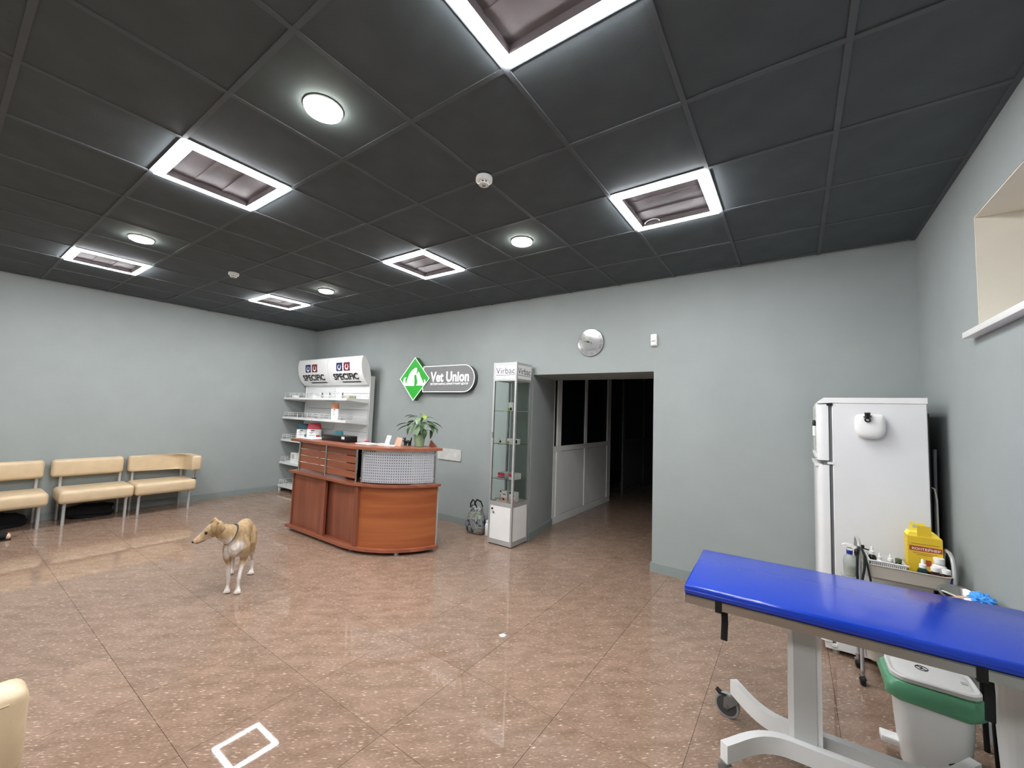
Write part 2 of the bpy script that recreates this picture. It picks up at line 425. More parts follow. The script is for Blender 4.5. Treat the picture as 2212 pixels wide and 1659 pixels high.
a.prism([(DX0, YB-BT), (DX0+BT, YB-BT), (-2.83+BT, YD), (-2.83, YD)], 0, BH); a.box(DX1-BT, DX1, YB-BT, YD, 0, BH)
struct(a.build('baseboard_back', 'baseboard_grey', smooth=0))
bb('baseboard_right', (X1-BT, X1, YF, YB-BT, 0, BH))
bb('baseboard_front', (X0+BT, X1-BT, YF, YF+BT, 0, BH))

# ---- dark passage behind the doorway
CX0, CX1, CY1, CH = -2.83, -0.95, 11.6, 2.9
struct(MB().box(CX1, CX1+0.1, YD, CY1, 0, CH).build('wall_corridor_right', 'wall_paint', smooth=0))
struct(MB().box(-5.2, CX1+0.1, CY1, CY1+0.1, 0, CH).build('wall_corridor_end', 'wall_paint', smooth=0))
struct(MB().box(-5.3, -5.2, YD, CY1+0.1, 0, CH).build('wall_corridor_left', 'wall_paint', smooth=0))
struct(MB().box(-5.3, CX1+0.1, YD, CY1+0.1, CH, CH+0.1).build('ceiling_corridor', 'ceiling_black', smooth=0))
def partition(name, y0, y1, muls, pm='partition_white'):
    root = struct(thing(name, 'glazed partition with pale lower panels in the dark passage' if pm == 'partition_white' else 'far partition deep in the passage with gloom put into its colour', 'partition', (CX0, y0, 0)))
    del root['category']
    t0, t1 = CX0-0.03, CX0
    MB().box(t0, t1, y0, y1, 0, 0.10).build('rail', pm, root, smooth=0)
    MB().box(t0, t1, y0, y1, 1.025, 1.10).build('rail', pm, root, smooth=0)
    MB().box(t0, t1, y0, y1, 2.55, 2.62).build('rail', pm, root, smooth=0)
    MB().box(t0, t1, y0, y1, 2.62, CH).build('header_panel', pm, root, smooth=0)
    for a0, a1 in muls:
        for z0, z1 in ((0.10, 1.025), (1.10, 2.55)): MB().box(t0, t1+0.004, a0, a1, z0, z1).build('stile', pm, root, smooth=0)
    for (a0, a1), (b0, b1) in zip(muls[:-1], muls[1:]):
        MB().box(t0+0.006, t1-0.008, a1+0.006, b0-0.006, 0.108, 1.018).build('panel', pm, root, smooth=0)
        MB().box(t0+0.012, t1-0.012, a1, b0, 1.10, 2.55).build('pane', 'dark_glass', root, smooth=0)
    return root
partition('window_2', 5.162, 7.36, [(5.162, 5.17), (5.265, 5.385), (6.225, 6.30), (7.20, 7.36)])
partition('window_3', 8.06, 10.9, [(8.06, 8.16), (9.40, 9.47), (10.8, 10.9)], 'partition_shaded')

# ------------------------------------------------------------------ ceiling lamps
LAMP_LABEL = {(0,-1): 'square LED frame light nearest the camera, cut by the top edge of the photo',
  (-4,-1): 'large square LED frame light left of the nearest round downlight', (0,2): 'square LED frame light nearest the window wall, above the doorway side',
  (-4,2): 'middle square LED frame light, above the green clinic sign', (-9,-1): 'square LED frame light farthest left, above the cream benches',
  (-9,2): 'smallest, farthest square LED frame light, near the shelf corner', (0,-5): 'square LED frame light behind the camera near the window wall',
  (-4,-5): 'square LED frame light behind the camera in the middle', (-9,-5): 'square LED frame light behind the camera by the bench wall'}
def lamp(i, j):
    x0, y0 = GX+i*T, GY+j*T; x1, y1 = x0+T, y0+T; e = 0.013; w = 0.046
    t = thing('led_frame_light', LAMP_LABEL[(i, j)], 'ceiling light', (x0+T/2, y0+T/2, HC), 'square LED frame lights in the dark ceiling')
    for bx in ((x0+e, x1-e, y0+e, y0+e+w), (x0+e, x1-e, y1-e-w, y1-e), (x0+e, x0+e+w, y0+e+w, y1-e-w), (x1-e-w, x1-e, y0+e+w, y1-e-w)):
        MB().box(*bx, HC-0.014, HC+0.004).build('led_bar', 'led', t, smooth=0)
    a = MB(); i0, i1, k0, k1 = x0+e+w, x1-e-w, y0+e+w, y1-e-w
    a.box(i0, i1, k0, k0+0.002, HC-0.011, HC+0.05); a.box(i0, i1, k1-0.002, k1, HC-0.011, HC+0.05); a.box(i0, i0+0.002, k0, k1, HC-0.011, HC+0.05); a.box(i1-0.002, i1, k0, k1, HC-0.011, HC+0.05)
    a.build('light_block_lip', 'lamp_inner', t, smooth=0)  # added dark lip, keeps most LED light off the back panel
    a = MB().box(x0+e+w, x1-e-w, y0+e+w, y1-e-w, HC+0.03, HC+0.04)
    for k in range(1, 3):
        y = y0+e+w+(T-2*e-2*w)*k/3; a.box(x0+e+w, x1-e-w, y-0.012, y+0.012, HC+0.024, HC+0.03)
    a.build('back_panel', 'lamp_inner', t, smooth=0)
    a = MB()
    for bx in ((x0+0.004, x1-0.004, y0+0.004, y0+e), (x0+0.004, x1-0.004, y1-e, y1-0.004), (x0+0.004, x0+e, y0+e, y1-e), (x1-e, x1-0.004, y0+e, y1-e)):
        a.box(*bx, HC-0.004, HC+0.055)
    a.build('housing', 'ceiling_bar', t, smooth=0)
    if (i, j) == (0, 2):
        cx, cy = x0+0.14, y1-0.085
        MB().tube([(cx+0.055*math.cos(q_), cy, HC-0.004+0.028*math.sin(q_)) for q_ in [PI*(0.05+0.9*k/10) for k in range(11)]], 0.004, 8).build('wire_loop', 'white_plastic', t)
for ij in LAMPS: lamp(*ij)
SPOT_LABEL = {(-2,-1): 'large round LED downlight nearest the camera', (-2,2): 'round LED downlight above the glass display cabinet',
  (-7,-1): 'round LED downlight beside the far left frame light', (-7,2): 'small round LED downlight nearest the shelf corner',
  (-2,-5): 'round LED downlight behind the camera, window side', (-7,-5): 'round LED downlight behind the camera, bench side'}
for i, j in SPOTS:
    x, y = GX+(i+.5)*T, GY+(j+.5)*T
    t = thing('round_downlight', SPOT_LABEL[(i, j)], 'ceiling light', (x, y, HC), 'round LED downlights in the dark ceiling')
    MB().lathe([(0.092, 0.0), (0.092, -0.006), (0.086, -0.012), (0.086, -0.004)], (x, y, HC), 32).build('rim', 'white_plastic', t)
    MB().lathe([(0.084, -0.002), (0.084, -0.020), (0.07, -0.026), (0.0, -0.028)], (x, y, HC), 32).build('diffuser', 'led_round', t)
for (ti, tj), lb in (((-0.97, 0.97), 'white smoke detector hanging nearer the camera'), ((-7.02, 0.95), 'small far smoke detector between the left frame lights')):
    x, y = GX+ti*T, GY+tj*T
    t = thing('smoke_detector', lb, 'smoke detector', (x, y, HC), 'smoke detectors on the dark ceiling')
    MB().lathe([(0.050, -0.004), (0.052, -0.008), (0.052, -0.03), (0.047, -0.035), (0.034, -0.038)], (x, y, HC), 28).build('base', 'white_plastic', t)
    MB().lathe([(0.026, -0.036), (0.026, -0.048)], (x, y, HC), 20).build('chamber', 'black_plastic', t)
    a = MB()
    for k in range(8):
        q = 2*PI*k/8; a.box(-0.0035, 0.0035, 0.026, 0.0335, -0.05, -0.036)
        m = Matrix.Translation((x, y, HC)) @ Matrix.Rotation(q, 4, 'Z'); a.v[-8:] = [tuple(m @ Vector(v)) for v in a.v[-8:]]
    a.build('vent_rib', 'white_plastic', t, smooth=0)
    c = MB().lathe([(0.032, -0.047), (0.034, -0.05), (0.031, -0.056), (0.0, -0.058)], (x, y, HC), 24).build('cap', 'white_plastic', t)
    MB().prism([(x-0.016, y), (x-0.004, y-0.004), (x, y-0.016), (x+0.004, y-0.004), (x+0.016, y), (x+0.004, y+0.004), (x, y+0.016), (x-0.004, y+0.004)], HC-0.061, HC-0.056).build('mark', 'ink_grey', c, smooth=0)

# ------------------------------------------------------------------ wall sign
def offset_poly(poly, d):
    n = len(poly); out = []
    for i in range(n):
        p0, p1, p2 = Vector(poly[i-1]), Vector(poly[i]), Vector(poly[(i+1) % n])
        e1 = (p1-p0).normalized(); e2 = (p2-p1).normalized(); n1 = Vector((-e1.y, e1.x)); n2 = Vector((-e2.y, e2.x))
        b = (n1+n2); b = b/(max(0.3, b.dot(n1))); out.append(tuple(p1+b*d))
    return out
def outline_ring(mb, poly, w, y0, y1):
    inn = offset_poly(poly, w); n = len(poly)
    for i in range(n):
        j = (i+1) % n; mb.prism([poly[i], poly[j], inn[j], inn[i]], y0, y1, 'y')
SY = 4.262
t = thing('clinic_sign', 'lit wall sign with green dog and cat diamond and grey lettered pill', 'sign', (-4.4, YB, 2.03))
dia = [(-5.133, 2.03), (-4.805, 1.692), (-4.468, 2.03), (-4.802, 2.366)]
g = MB().prism(dia, SY, SY+0.004, 'y').build('diamond_face', 'sign_green', t, smooth=0)
MB().prism(offset_poly(dia, 0.003), SY+0.004, YB-0.002, 'y').build('diamond_box', 'sign_green_side', t, smooth=0)
a = MB(); outline_ring(a, dia, 0.009, SY-0.003, SY); a.build('border', 'sign_white', g, smooth=0)
DOG = [(-5.039,1.944),(-5.051,1.988),(-5.039,2.037),(-5.0,2.059),(-4.983,2.051),(-5.008,2.026),(-5.001,1.976),(-4.976,1.959),(-4.956,2.019),(-4.915,2.106),(-4.855,2.164),(-4.81,2.19),(-4.771,2.2),(-4.747,2.188),(-4.753,2.164),(-4.744,2.145),(-4.766,2.124),(-4.756,2.097),(-4.795,2.092),(-4.809,2.076),(-4.797,2.017),(-4.797,1.922),(-5.013,1.924)]
CAT = [(-4.751,1.93),(-4.729,1.951),(-4.725,1.994),(-4.744,2.048),(-4.755,2.086),(-4.741,2.107),(-4.734,2.123),(-4.712,2.138),(-4.699,2.122),(-4.687,2.111),(-4.677,2.079),(-4.643,2.035),(-4.613,1.992),(-4.607,1.955),(-4.578,1.971),(-4.572,1.997),(-4.589,2.013),(-4.566,2.015),(-4.552,1.981),(-4.568,1.944),(-4.597,1.923)]
MB().prism(DOG, SY-0.004, SY-0.0005, 'y').build('dog_emblem', 'sign_white', g, smooth=0)
MB().prism(CAT, SY-0.004, SY-0.0005, 'y').build('cat_emblem', 'sign_white', g, smooth=0)
pill = [(-4.62, 1.826), (-3.795, 1.826)]+[(-3.795+0.195*math.sin(q), 2.021-0.195*math.cos(q)) for q in [PI*k/14 for k in range(1, 14)]]+[(-3.795, 2.216), (-4.62, 2.216)]
p = MB().prism(pill, SY+0.012, SY+0.016, 'y').build('pill_face', 'sign_grey', t, smooth=20)
MB().prism(offset_poly(pill, 0.004), SY+0.016, YB-0.002, 'y').build('pill_box', 'sign_dark', t, smooth=20)
a = MB(); outline_ring(a, pill, 0.009, SY+0.008, SY+0.012); a.build('border', 'sign_white', p, smooth=0)
a = MB(); put_text(a, 'Vet Union', lambda u, v: (-4.455+u*0.755, SY+0.006, 1.975+v*0.150), bold=0.028, spacing=1.03); a.build('lettering', 'sign_white', p, smooth=0)
a = MB(); put_text(a, 'ВЕТЕРИНАРНО-ХІРУРГІЧНИЙ ЦЕНТР', lambda u, v: (-4.447+u*0.735, SY+0.006, 1.926+v*0.042), bold=0.008); a.build('lettering', 'sign_white', p, smooth=0)

# ------------------------------------------------------------------ clock, sensor, plaque
CXK, CZK, CR = -1.925, 2.403, 0.159
t = thing('wall_clock', 'round silver glass wall clock with roman numerals above the doorway', 'clock', (CXK, YB-0.006, CZK))
CLOCK = t
MB().lathe([(CR-0.012, -0.004), (CR, -0.012), (CR, -0.02), (CR-0.003, -0.023)], (CXK, YB, CZK), 48, 'y').build('rim', 'clock_grey', t)
f = MB().lathe([(CR-0.002, -0.022), (CR-0.004, -0.025), (0.0, -0.025)], (CXK, YB, CZK), 48, 'y').build('face', 'clock_face', t)
ROT = math.radians(8)
NUM = ['XII', 'I', 'II', 'III', 'IIII', 'V', 'VI', 'VII', 'VIII', 'IX', 'X', 'XI']
for k, s in enumerate(NUM):
    q = PI/2-2*PI*k/12+ROT; d = Vector((math.cos(q), math.sin(q))); e = Vector((d.y, -d.x)); w = 0.006 if s == 'I' else 0.012+0.009*len(s); h = 0.027
    c = Vector((CXK, CZK))+d*(CR-0.028)
    a = MB(); put_text(a, s, lambda u, v: (lambda q2: (q2.x, YB-0.0262, q2.y))(c+e*(u-0.5)*w+d*(v-0.5)*h), bold=0.004); a.build('numeral', 'clock_grey', f, smooth=0)
a = MB(); put_text(a, 'Emelia', lambda u, v: (CXK-0.06+u*0.125, YB-0.0262, CZK-0.105+v*0.042+u*0.018), shear=0.4); a.build('script', 'ink_grey', f, smooth=0)
def hand(name, q, L_, w, back=0.015):
    d = Vector((math.cos(q), math.sin(q))); e = Vector((-d.y, d.x)); c = Vector((CXK, CZK))
    pts = [c-d*back-e*w*.6, c+d*L_*.2-e*w, c+d*L_, c+d*L_*.2+e*w, c-d*back+e*w*.6]
    MB().prism([(p_.x, p_.y) for p_ in pts], YB-0.031, YB-0.029, 'y').build(name, 'ink_black', t, smooth=0)
hand('minute_hand', math.radians(164), 0.105, 0.006); hand('hour_hand', math.radians(149), 0.075, 0.006)
MB().cyl((CXK, YB-0.034, CZK), (CXK, YB-0.025, CZK), 0.007).build('hub', 'chrome', t)
a = MB(); sq = [(CXK-0.062, CZK+0.038), (CXK-0.046, CZK+0.066), (CXK-0.02, CZK+0.05), (CXK-0.036, CZK+0.024)]
outline_ring(a, [sq[0], sq[3], sq[2], sq[1]], 0.005, YB-0.0275, YB-0.0255); a.build('diamond_mark', 'lime', f, smooth=0)

CLOCK.rotation_euler = (0.036, 0, 0)
t = thing('motion_sensor', 'small white motion sensor on the wall right of the clock', 'sensor', (-1.206, YB, 2.38))
MB().rbox(-1.240, -1.172, YB-0.035, YB-0.001, 2.314, 2.446, 0.012, 3).build('housing', 'white_plastic', t)
MB().rbox(-1.234, -1.178, YB-0.043, YB-0.03, 2.322, 2.366, 0.012, 3).build('lens', 'white_plastic', t)
MB().box(-1.226, -1.188, YB-0.0365, YB-0.034, 2.369, 2.374).build('slot', 'ink_grey', t, smooth=0)
tag(MB().rbox(-4.30, -3.853, YB-0.016, YB-0.001, 0.852, 1.012, 0.003, 1).build('wall_plaque', 'marble', org=(-4.08, YB, 0.93)), 'pale marbled rectangular plate on the wall beside the reception desk', 'wall plate')

# ------------------------------------------------------------------ reception desk
AC, AR, A1 = (-4.10, 3.56), 0.86, math.radians(77)
def dline(d, n=18, a1=A1, x0=-5.29, a0=0.0, straight=True):
    pts = [(x0, 2.70+d)] if straight else []
    R_ = AR-d
    for k in range(n+1):
        q = a0+(a1-a0)*k/n; pts.append((AC[0]+R_*math.sin(q), AC[1]-R_*math.cos(q)))
    return pts
def band(mb, d0, d1, z0, z1, **kw):
    o, i = dline(d0, **kw), dline(d1, **kw); n = len(o)
    vs = [(x, y, z) for z in (z0, z1) for (x, y) in o]+[(x, y, z) for z in (z0, z1) for (x, y) in i]
    fs = []
    for k in range(n-1):
        fs += [(k, k+1, n+k+1, n+k), (2*n+k, 3*n+k, 3*n+k+1, 2*n+k+1), (n+k, n+k+1, 3*n+k+1, 3*n+k), (k, 2*n+k, 2*n+k+1, k+1)]
    fs += [(0, n, 3*n, 2*n), (n-1, 3*n-1, 4*n-1, 2*n-1)]
    return mb.add(vs, fs)
t = thing('reception_desk', 'curved reddish wooden reception desk with perforated metal upper front', 'desk', (-4.4, 3.0, 0))
band(MB(), 0.0, 0.55, 0.035, 0.065).build('base_plate', 'wood_red_x', t)
for x, y in ((-5.24, 2.76), (-4.6, 2.78), (-4.0, 2.78), (-3.52, 3.0), (-3.32, 3.36), (-5.2, 3.2), (-4.4, 3.2)):
    MB().lathe([(0.025, 0), (0.025, 0.02), (0.015, 0.036)], (x, y, 0), 14).build('foot', 'light_grey', t)
MB().box(-5.25, -4.615, 2.765, 2.785, 0.065, 0.715).build('front_panel', 'wood_red', t, smooth=0)
MB().box(-4.62, -4.50, 2.735, 2.765, 0.065, 0.715).build('batten', 'wood_red', t, smooth=0)
MB().box(-4.615, -3.93, 2.795, 2.815, 0.065, 0.715).build('front_panel', 'wood_red', t, smooth=0)
MB().box(-3.945, -3.895, 2.745, 2.815, 0.065, 0.715).build('batten', 'wood_red', t, smooth=0)
MB().box(-5.27, -5.25, 2.75, 3.24, 0.065, 0.715).build('side_panel', 'wood_red', t, smooth=0)
a0 = math.asin((-3.895-AC[0])/(AR-0.06))
band(MB(), 0.05, 0.07, 0.065, 0.715, straight=False, a0=a0, a1=A1-0.02, n=22).build('curved_panel', 'wood_orange', t)
q = A1-0.03; c = (AC[0]+(AR-0.06)*math.sin(q), AC[1]-(AR-0.06)*math.cos(q))
MB().box(c[0]-0.012, c[0]+0.012, c[1]+0.01, c[1]+0.035, 0.065, 0.715).build('edge_strip', 'aluminium', t, smooth=0)
band(MB(), 0.0, 0.62, 0.712, 0.738).build('ledge', 'wood_red_x', t)
band(MB(), 0.0, 0.42, 1.106, 1.134).build('counter_top', 'wood_red_x', t)
for b0, b1 in ((-5.185, -4.602), (-4.585, -3.995)):
    for k in range(4):
        z = 0.768+k*0.0835; MB().rbox(b0, b1, 2.782, 2.798, z, z+0.0755, 0.002, 1).build('slat', 'wood_red_x', t)
def post(x, y, r=0.0125):
    p_ = MB().cyl((x, y, 0.738), (x, y, 1.106), r, n=14).build('post', 'chrome', t)
    MB().lathe([(0.024, 0), (0.024, 0.006), (r, 0.012)], (x, y, 0.738), 14).lathe([(r, -0.012), (0.024, -0.006), (0.024, 0)], (x, y, 1.106), 14).build('flange', 'chrome', p_)
for x in (-5.19, -4.593, -3.985, -3.905): post(x, 2.775 if x < -3.95 else 2.79)
q = A1-0.06; post(AC[0]+(AR-0.075)*math.sin(q), AC[1]-(AR-0.075)*math.cos(q)); post(AC[0]+(AR-0.3)*math.sin(q), AC[1]-(AR-0.3)*math.cos(q)); post(-5.2, 3.05)
MB().box(-3.972, -3.925, 2.83, 2.84, 0.86, 1.10).build('filler_panel', 'light_grey', t, smooth=0)
MB().box(-4.55, -4.02, 3.02, 3.04, 0.738, 1.09).build('added_dark_backing', 'dark_void', t, smooth=0)  # dark sheet added so the slat gaps read as shaded
band(MB(), 0.30, 0.32, 0.738, 1.05, straight=False, a0=0.1, a1=math.radians(56), n=12).build('added_dark_backing', 'dark_void', t)  # dark curved sheet added to make the perforations look unlit inside
# perforated sheet: lattice with the hole cells left open
def perforated():
    nc, nr = 32, 12; q0, q1 = math.radians(15.5), math.radians(72); z0, z1 = 0.752, 1.098; R_ = AR-0.05
    us = [0.0]; vs_ = [0.0]; mu, mv = 0.36, 0.34
    for k in range(nc): us += [(k+0.5-mu/2)/nc, (k+0.5+mu/2)/nc]
    us.append(1.0)
    for k in range(nr): vs_ += [(k+0.5-mv/2)/nr, (k+0.5+mv/2)/nr]
    vs_.append(1.0)
    a = MB(); P_ = []
    for v in vs_:
        for u in us:
            q_ = q0+(q1-q0)*u; P_.append((AC[0]+R_*math.sin(q_), AC[1]-R_*math.cos(q_), z0+(z1-z0)*v))
    n = len(us); fs = []
    for r_ in range(len(vs_)-1):
        for c_ in range(n-1):
            if r_ % 2 == 1 and c_ % 2 == 1: continue
            k = r_*n+c_; fs.append((k, k+1, k+n+1, k+n))
    a.add(P_, fs); o = a.build('perforated_panel', 'perforated_metal', t, smooth=0)
    sm = o.modifiers.new('thickness', 'SOLIDIFY'); sm.thickness = 0.002
perforated()
for q in (math.radians(14.5), math.radians(72.5)):
    for z in (0.79, 1.06):
        MB().sphere((AC[0]+(AR-0.045)*math.sin(q), AC[1]-(AR-0.045)*math.cos(q), z), 0.009).build('clamp', 'chrome', t)

CT = 1.135
# things on the counter
t = thing('black_case', 'long flat black case with a white sticker lying on the counter', 'case', (-4.66, 2.93, CT))
MB().rbox(-4.93, -4.40, 2.90, 3.05, CT, CT+0.072, 0.004, 2).build('body', 'black_plastic', t)
MB().box(-4.50, -4.44, 2.8985, 2.900, CT+0.035, CT+0.066).build('sticker', 'white_paper', t, smooth=0)
tag(MB().rbox(-5.20, -4.98, 2.80, 2.98, CT, CT+0.014, 0.002, 1).build('paper_pad', 'white_paper', org=(-5.09, 2.89, CT)), 'white paper pad on the left end of the counter', 'paper')
tag(MB().rbox(-4.22, -3.98, 2.90, 3.06, CT, CT+0.012, 0.003, 1).build('keyboard_tray', 'white_plastic', org=(-4.1, 2.98, CT)), 'flat white tray lying on the counter above the metal posts', 'tray')
t = thing('card_holder', 'clear card holder with a white printed card on the counter', 'card holder', (-3.83, 3.06, CT))
MB().box(-3.93, -3.80, 2.99, 3.06, CT, CT+0.022).build('base', 'white_plastic', t, smooth=0)
k = MB().prism([(0, 0), (0.075, 0), (0.085, 0.10), (0.012, 0.10)], 0, 0.003, 'y').xform(Matrix.Translation((-3.875, 3.045, CT+0.02)) @ Matrix.Rotation(-0.25, 4, 'X')).build('card', 'white_paper', t, smooth=0)
a = MB(); M_ = Matrix.Translation((-3.875, 3.043, CT+0.02)) @ Matrix.Rotation(-0.25, 4, 'X')
for i_ in range(3): a.box(0.022, 0.03+0.012*i_, -0.001, 0, 0.045+0.012*i_, 0.049+0.012*i_)
a.xform(M_).build('print', 'ink_grey', k, smooth=0)
tag(MB().prism([(0, 0), (0.11, 0), (0.10, 0.10), (0.01, 0.105)], 0, 0.006, 'y').xform(Matrix.Translation((-3.80, 3.12, CT)) @ Matrix.Rotation(-0.3, 4, 'X')).build('flyer_stack', 'peach', org=(-3.75, 3.12, CT)), 'upright stack of peach and green flyers beside the card holder', 'flyers')
tag(MB().box(0, 0.10, 0, 0.07, 0, 0.01).xform(Matrix.Translation((-3.79, 3.00, CT)) @ Matrix.Rotation(0.5, 4, 'Z')).build('leaflet', 'white_paper', org=(-3.75, 3.03, CT)), 'white leaflet lying flat in front of the flyers', 'leaflet')
tag(MB().sphere((-4.28, 3.10, CT+0.016), (0.03, 0.03, 0.016)).build('pink_ball', 'pink_red', org=(-4.28, 3.10, CT)), 'small pink ball on the counter by the white shelf', 'ball')
# black cat figurine
CX_, CY_ = -3.66, 3.20
t = thing('cat_figurine', 'small black cat figurine with raised tail beside the green plant pot', 'figurine', (CX_, CY_, CT))
a = MB()
a.tube([(CX_-0.045, CY_, CT+0.05), (CX_-0.02, CY_, CT+0.052), (CX_+0.02, CY_, CT+0.052), (CX_+0.045, CY_, CT+0.05)], [0.014, 0.021, 0.021, 0.016], 12)
a.sphere((CX_-0.058, CY_-0.004, CT+0.066), (0.021, 0.02, 0.019))
for sx in (-0.038, 0.034):
    for sy in (-0.012, 0.012): a.tube([(CX_+sx, CY_+sy, CT+0.045), (CX_+sx, CY_+sy, CT+0.005)], [0.010, 0.009], 8)
for sy in (-0.011, 0.011): a.tube([(CX_-0.056, CY_+sy, CT+0.08), (CX_-0.055, CY_+sy*1.2, CT+0.102)], [0.008, 0.003], 8)
a.tube([(CX_+0.045, CY_, CT+0.055), (CX_+0.058, CY_, CT+0.075), (CX_+0.062, CY_, CT+0.105)], [0.009, 0.009, 0.007], 8)
remeshed(a, 0.004, 2).build('body', 'black_plastic', t, smooth=60)
MB().sphere((CX_-0.066, CY_-0.018, CT+0.070), (0.006, 0.004, 0.006)).build('eye', 'white_paper', t)
MB().sphere((CX_-0.052, CY_-0.021, CT+0.070), (0.006, 0.004, 0.006)).build('eye', 'white_paper', t)
# plant
PX, PY = -3.575, 3.30
t = thing('potted_plant', 'leafy green houseplant in a pale green pot on the counter', 'plant', (PX, PY, CT))
pot = MB().lathe([(0.050, 0.0), (0.052, 0.004), (0.068, 0.125), (0.072, 0.128), (0.072, 0.136), (0.064, 0.136), (0.062, 0.118), (0.0, 0.115)], (PX, PY, CT), 28).build('pot', 'pot_green', t)
MB().lathe([(0.0, 0.112), (0.061, 0.114), (0.061, 0.120), (0.0, 0.124)], (PX, PY, CT), 24).build('soil', 'soil', t)
def leaf_mesh(L_, W_, droop, name, m):
    n = 8; vs = []; fs = []
    for i in range(n+1):
        s = i/n; w = W_*(math.sin(PI*min(1, s*0.92+0.08))**0.75)*(1-0.35*s) if 0 < i < n else (W_*0.35 if i == 0 else 0.0)
        back = -0.10*L_ if i == 0 else 0
        for k in (-1, -0.5, 0, 0.5, 1):
            vs.append((w*k, s*L_+back*abs(k), -droop*s*s*L_+abs(k)*w*0.30))
    for i in range(n):
        for k in range(4): fs.append((i*5+k, i*5+k+1, (i+1)*5+k+1, (i+1)*5+k))
    me = bpy.data.meshes.new('leaf'); me.from_pydata(vs, [], fs); me.materials.append(MATS[m])
    for p_ in me.polygons: p_.use_smooth = True
    return me
LM = [leaf_mesh(0.12, 0.040, 0.25, 'leaf', 'leaf_green'), leaf_mesh(0.105, 0.036, 0.4, 'leaf', 'leaf_pale'), leaf_mesh(0.085, 0.034, 0.2, 'leaf', 'leaf_lime'), leaf_mesh(0.095, 0.032, 0.5, 'leaf', 'leaf_green')]
rnd = random.Random(11)
# image-plane right / toward-camera directions at the plant
vr = Vector((0.82, 0.57, 0)); vc = Vector((0.735, -0.678, 0))
# (sideways, toward camera, height of leaf base above pot rim, heading sideways, heading toward, pitch, mesh)
LEAVES = [(-.17,.02,.15,-1,.1,-.15,0),(-.16,.04,.12,-1,.25,-.35,0),(-.09,-.02,.25,-1,-.1,.15,1),(-.05,-.04,.24,-.6,.3,.05,1),(.04,.05,.25,.15,1,-.35,2),
 (.08,-.03,.23,1,0,.15,1),(-.02,.05,.22,-.2,1,-.3,1),(-.12,.05,.10,-.7,.7,-.85,3),(-.08,.07,.12,-.35,.8,-.8,1),(-.10,.02,.16,-.9,.3,-.3,1),
 (.03,.08,.17,.3,1,-.5,0),(.07,.07,.17,.8,.5,-.1,0),(.10,.04,.15,.7,.6,-.5,1),(.05,.09,.08,.25,1,-1.0,3),(.13,.03,.15,1,.2,-.5,0),
 (.15,.05,.13,.9,.4,-.65,1),(.14,.0,.17,1,-.2,-.25,0),(.12,.06,.07,.7,.6,-1.1,3),(-.03,.08,.13,-.1,1,-.8,1),(-.05,.06,.16,-.4,.9,-.6,0),
 (0,-.06,.22,.1,-1,-.2,1),(-.08,-.08,.18,-.7,-.7,-.3,0),(.08,-.08,.18,.6,-.8,-.3,0),(0,.0,.27,.4,.5,.1,2),(.02,.03,.12,0,1,-.6,1)]
top = CT+0.125
stems = MB()
for s_, c_, h, hs, hc, pit, k in LEAVES:
    base = Vector((PX, PY, top+h*0.92))+vr*s_+vc*c_
    d = (vr*hs+vc*hc).normalized()
    d3 = (d*math.cos(pit)+Vector((0, 0, 1))*math.sin(pit)).normalized()
    side = d.cross(Vector((0, 0, 1))).normalized(); up = side.cross(d3).normalized()
    o = bpy.data.objects.new('leaf', LM[k]); COL.objects.link(o); o.parent = t
    M_ = Matrix((side, d3, up)).transposed().to_4x4(); M_.translation = base-Vector((PX, PY, CT))
    sc = rnd.uniform(0.88, 1.15); o.matrix_local = M_ @ Matrix.Scale(sc, 4)
    root = Vector((PX+rnd.uniform(-.02, .02), PY+rnd.uniform(-.02, .02), top-0.012)); mid = (root+base)/2+Vector((0, 0, 0.03))-vr*s_*0.25-vc*c_*0.25
    MB().tube([root, (root+mid)/2+Vector((0, 0, .012)), mid, (mid+base)/2+Vector((0, 0, .008)), base], [0.0035, 0.003, 0.0028, 0.0025, 0.002], 6).build('stem', 'stem_green', t)
tag(MB().prism([(0, 0), (0.10, 0), (0.02, 0.075)], 0, 0.02, 'y').xform(Matrix.Translation((-3.50, 3.38, CT)) @ Matrix.Rotation(0.3, 4, 'Z')).build('wooden_wedge', 'wood_red', org=(-3.45, 3.39, CT)), 'small brown triangular stand behind the plant pot', 'stand')

# ------------------------------------------------------------------ glass display cabinet
VX0, VX1, VY0, VY1 = -3.035, -2.692, 3.962, 4.305
t = thing('display_cabinet', 'tall narrow glass display cabinet with white base and header panels', 'cabinet', ((VX0+VX1)/2, (VY0+VY1)/2, 0))
pw = 0.024
for x in (VX0, VX1-pw):
    for y in (VY0, VY1-pw): MB().box(x, x+pw, y, y+pw, 0.012, 2.168).build('post', 'aluminium', t, smooth=0)
for z0, z1 in ((0.012, 0.068), (0.458, 0.505), (1.945, 1.972), (2.14, 2.166)):
    for y in (VY0+0.002, VY1-0.022): MB().box(VX0+pw, VX1-pw, y, y+0.02, z0, z1).build('rail', 'aluminium', t, smooth=0)
    for x in (VX0+0.002, VX1-0.022): MB().box(x, x+0.02, VY0+pw, VY1-pw, z0, z1).build('rail', 'aluminium', t, smooth=0)
for x in (VX0+0.02, VX1-0.02):
    for y in (VY0+0.02, VY1-0.02): MB().cyl((x, y, 0), (x, y, 0.014), 0.015, n=10).build('foot', 'black_plastic', t)
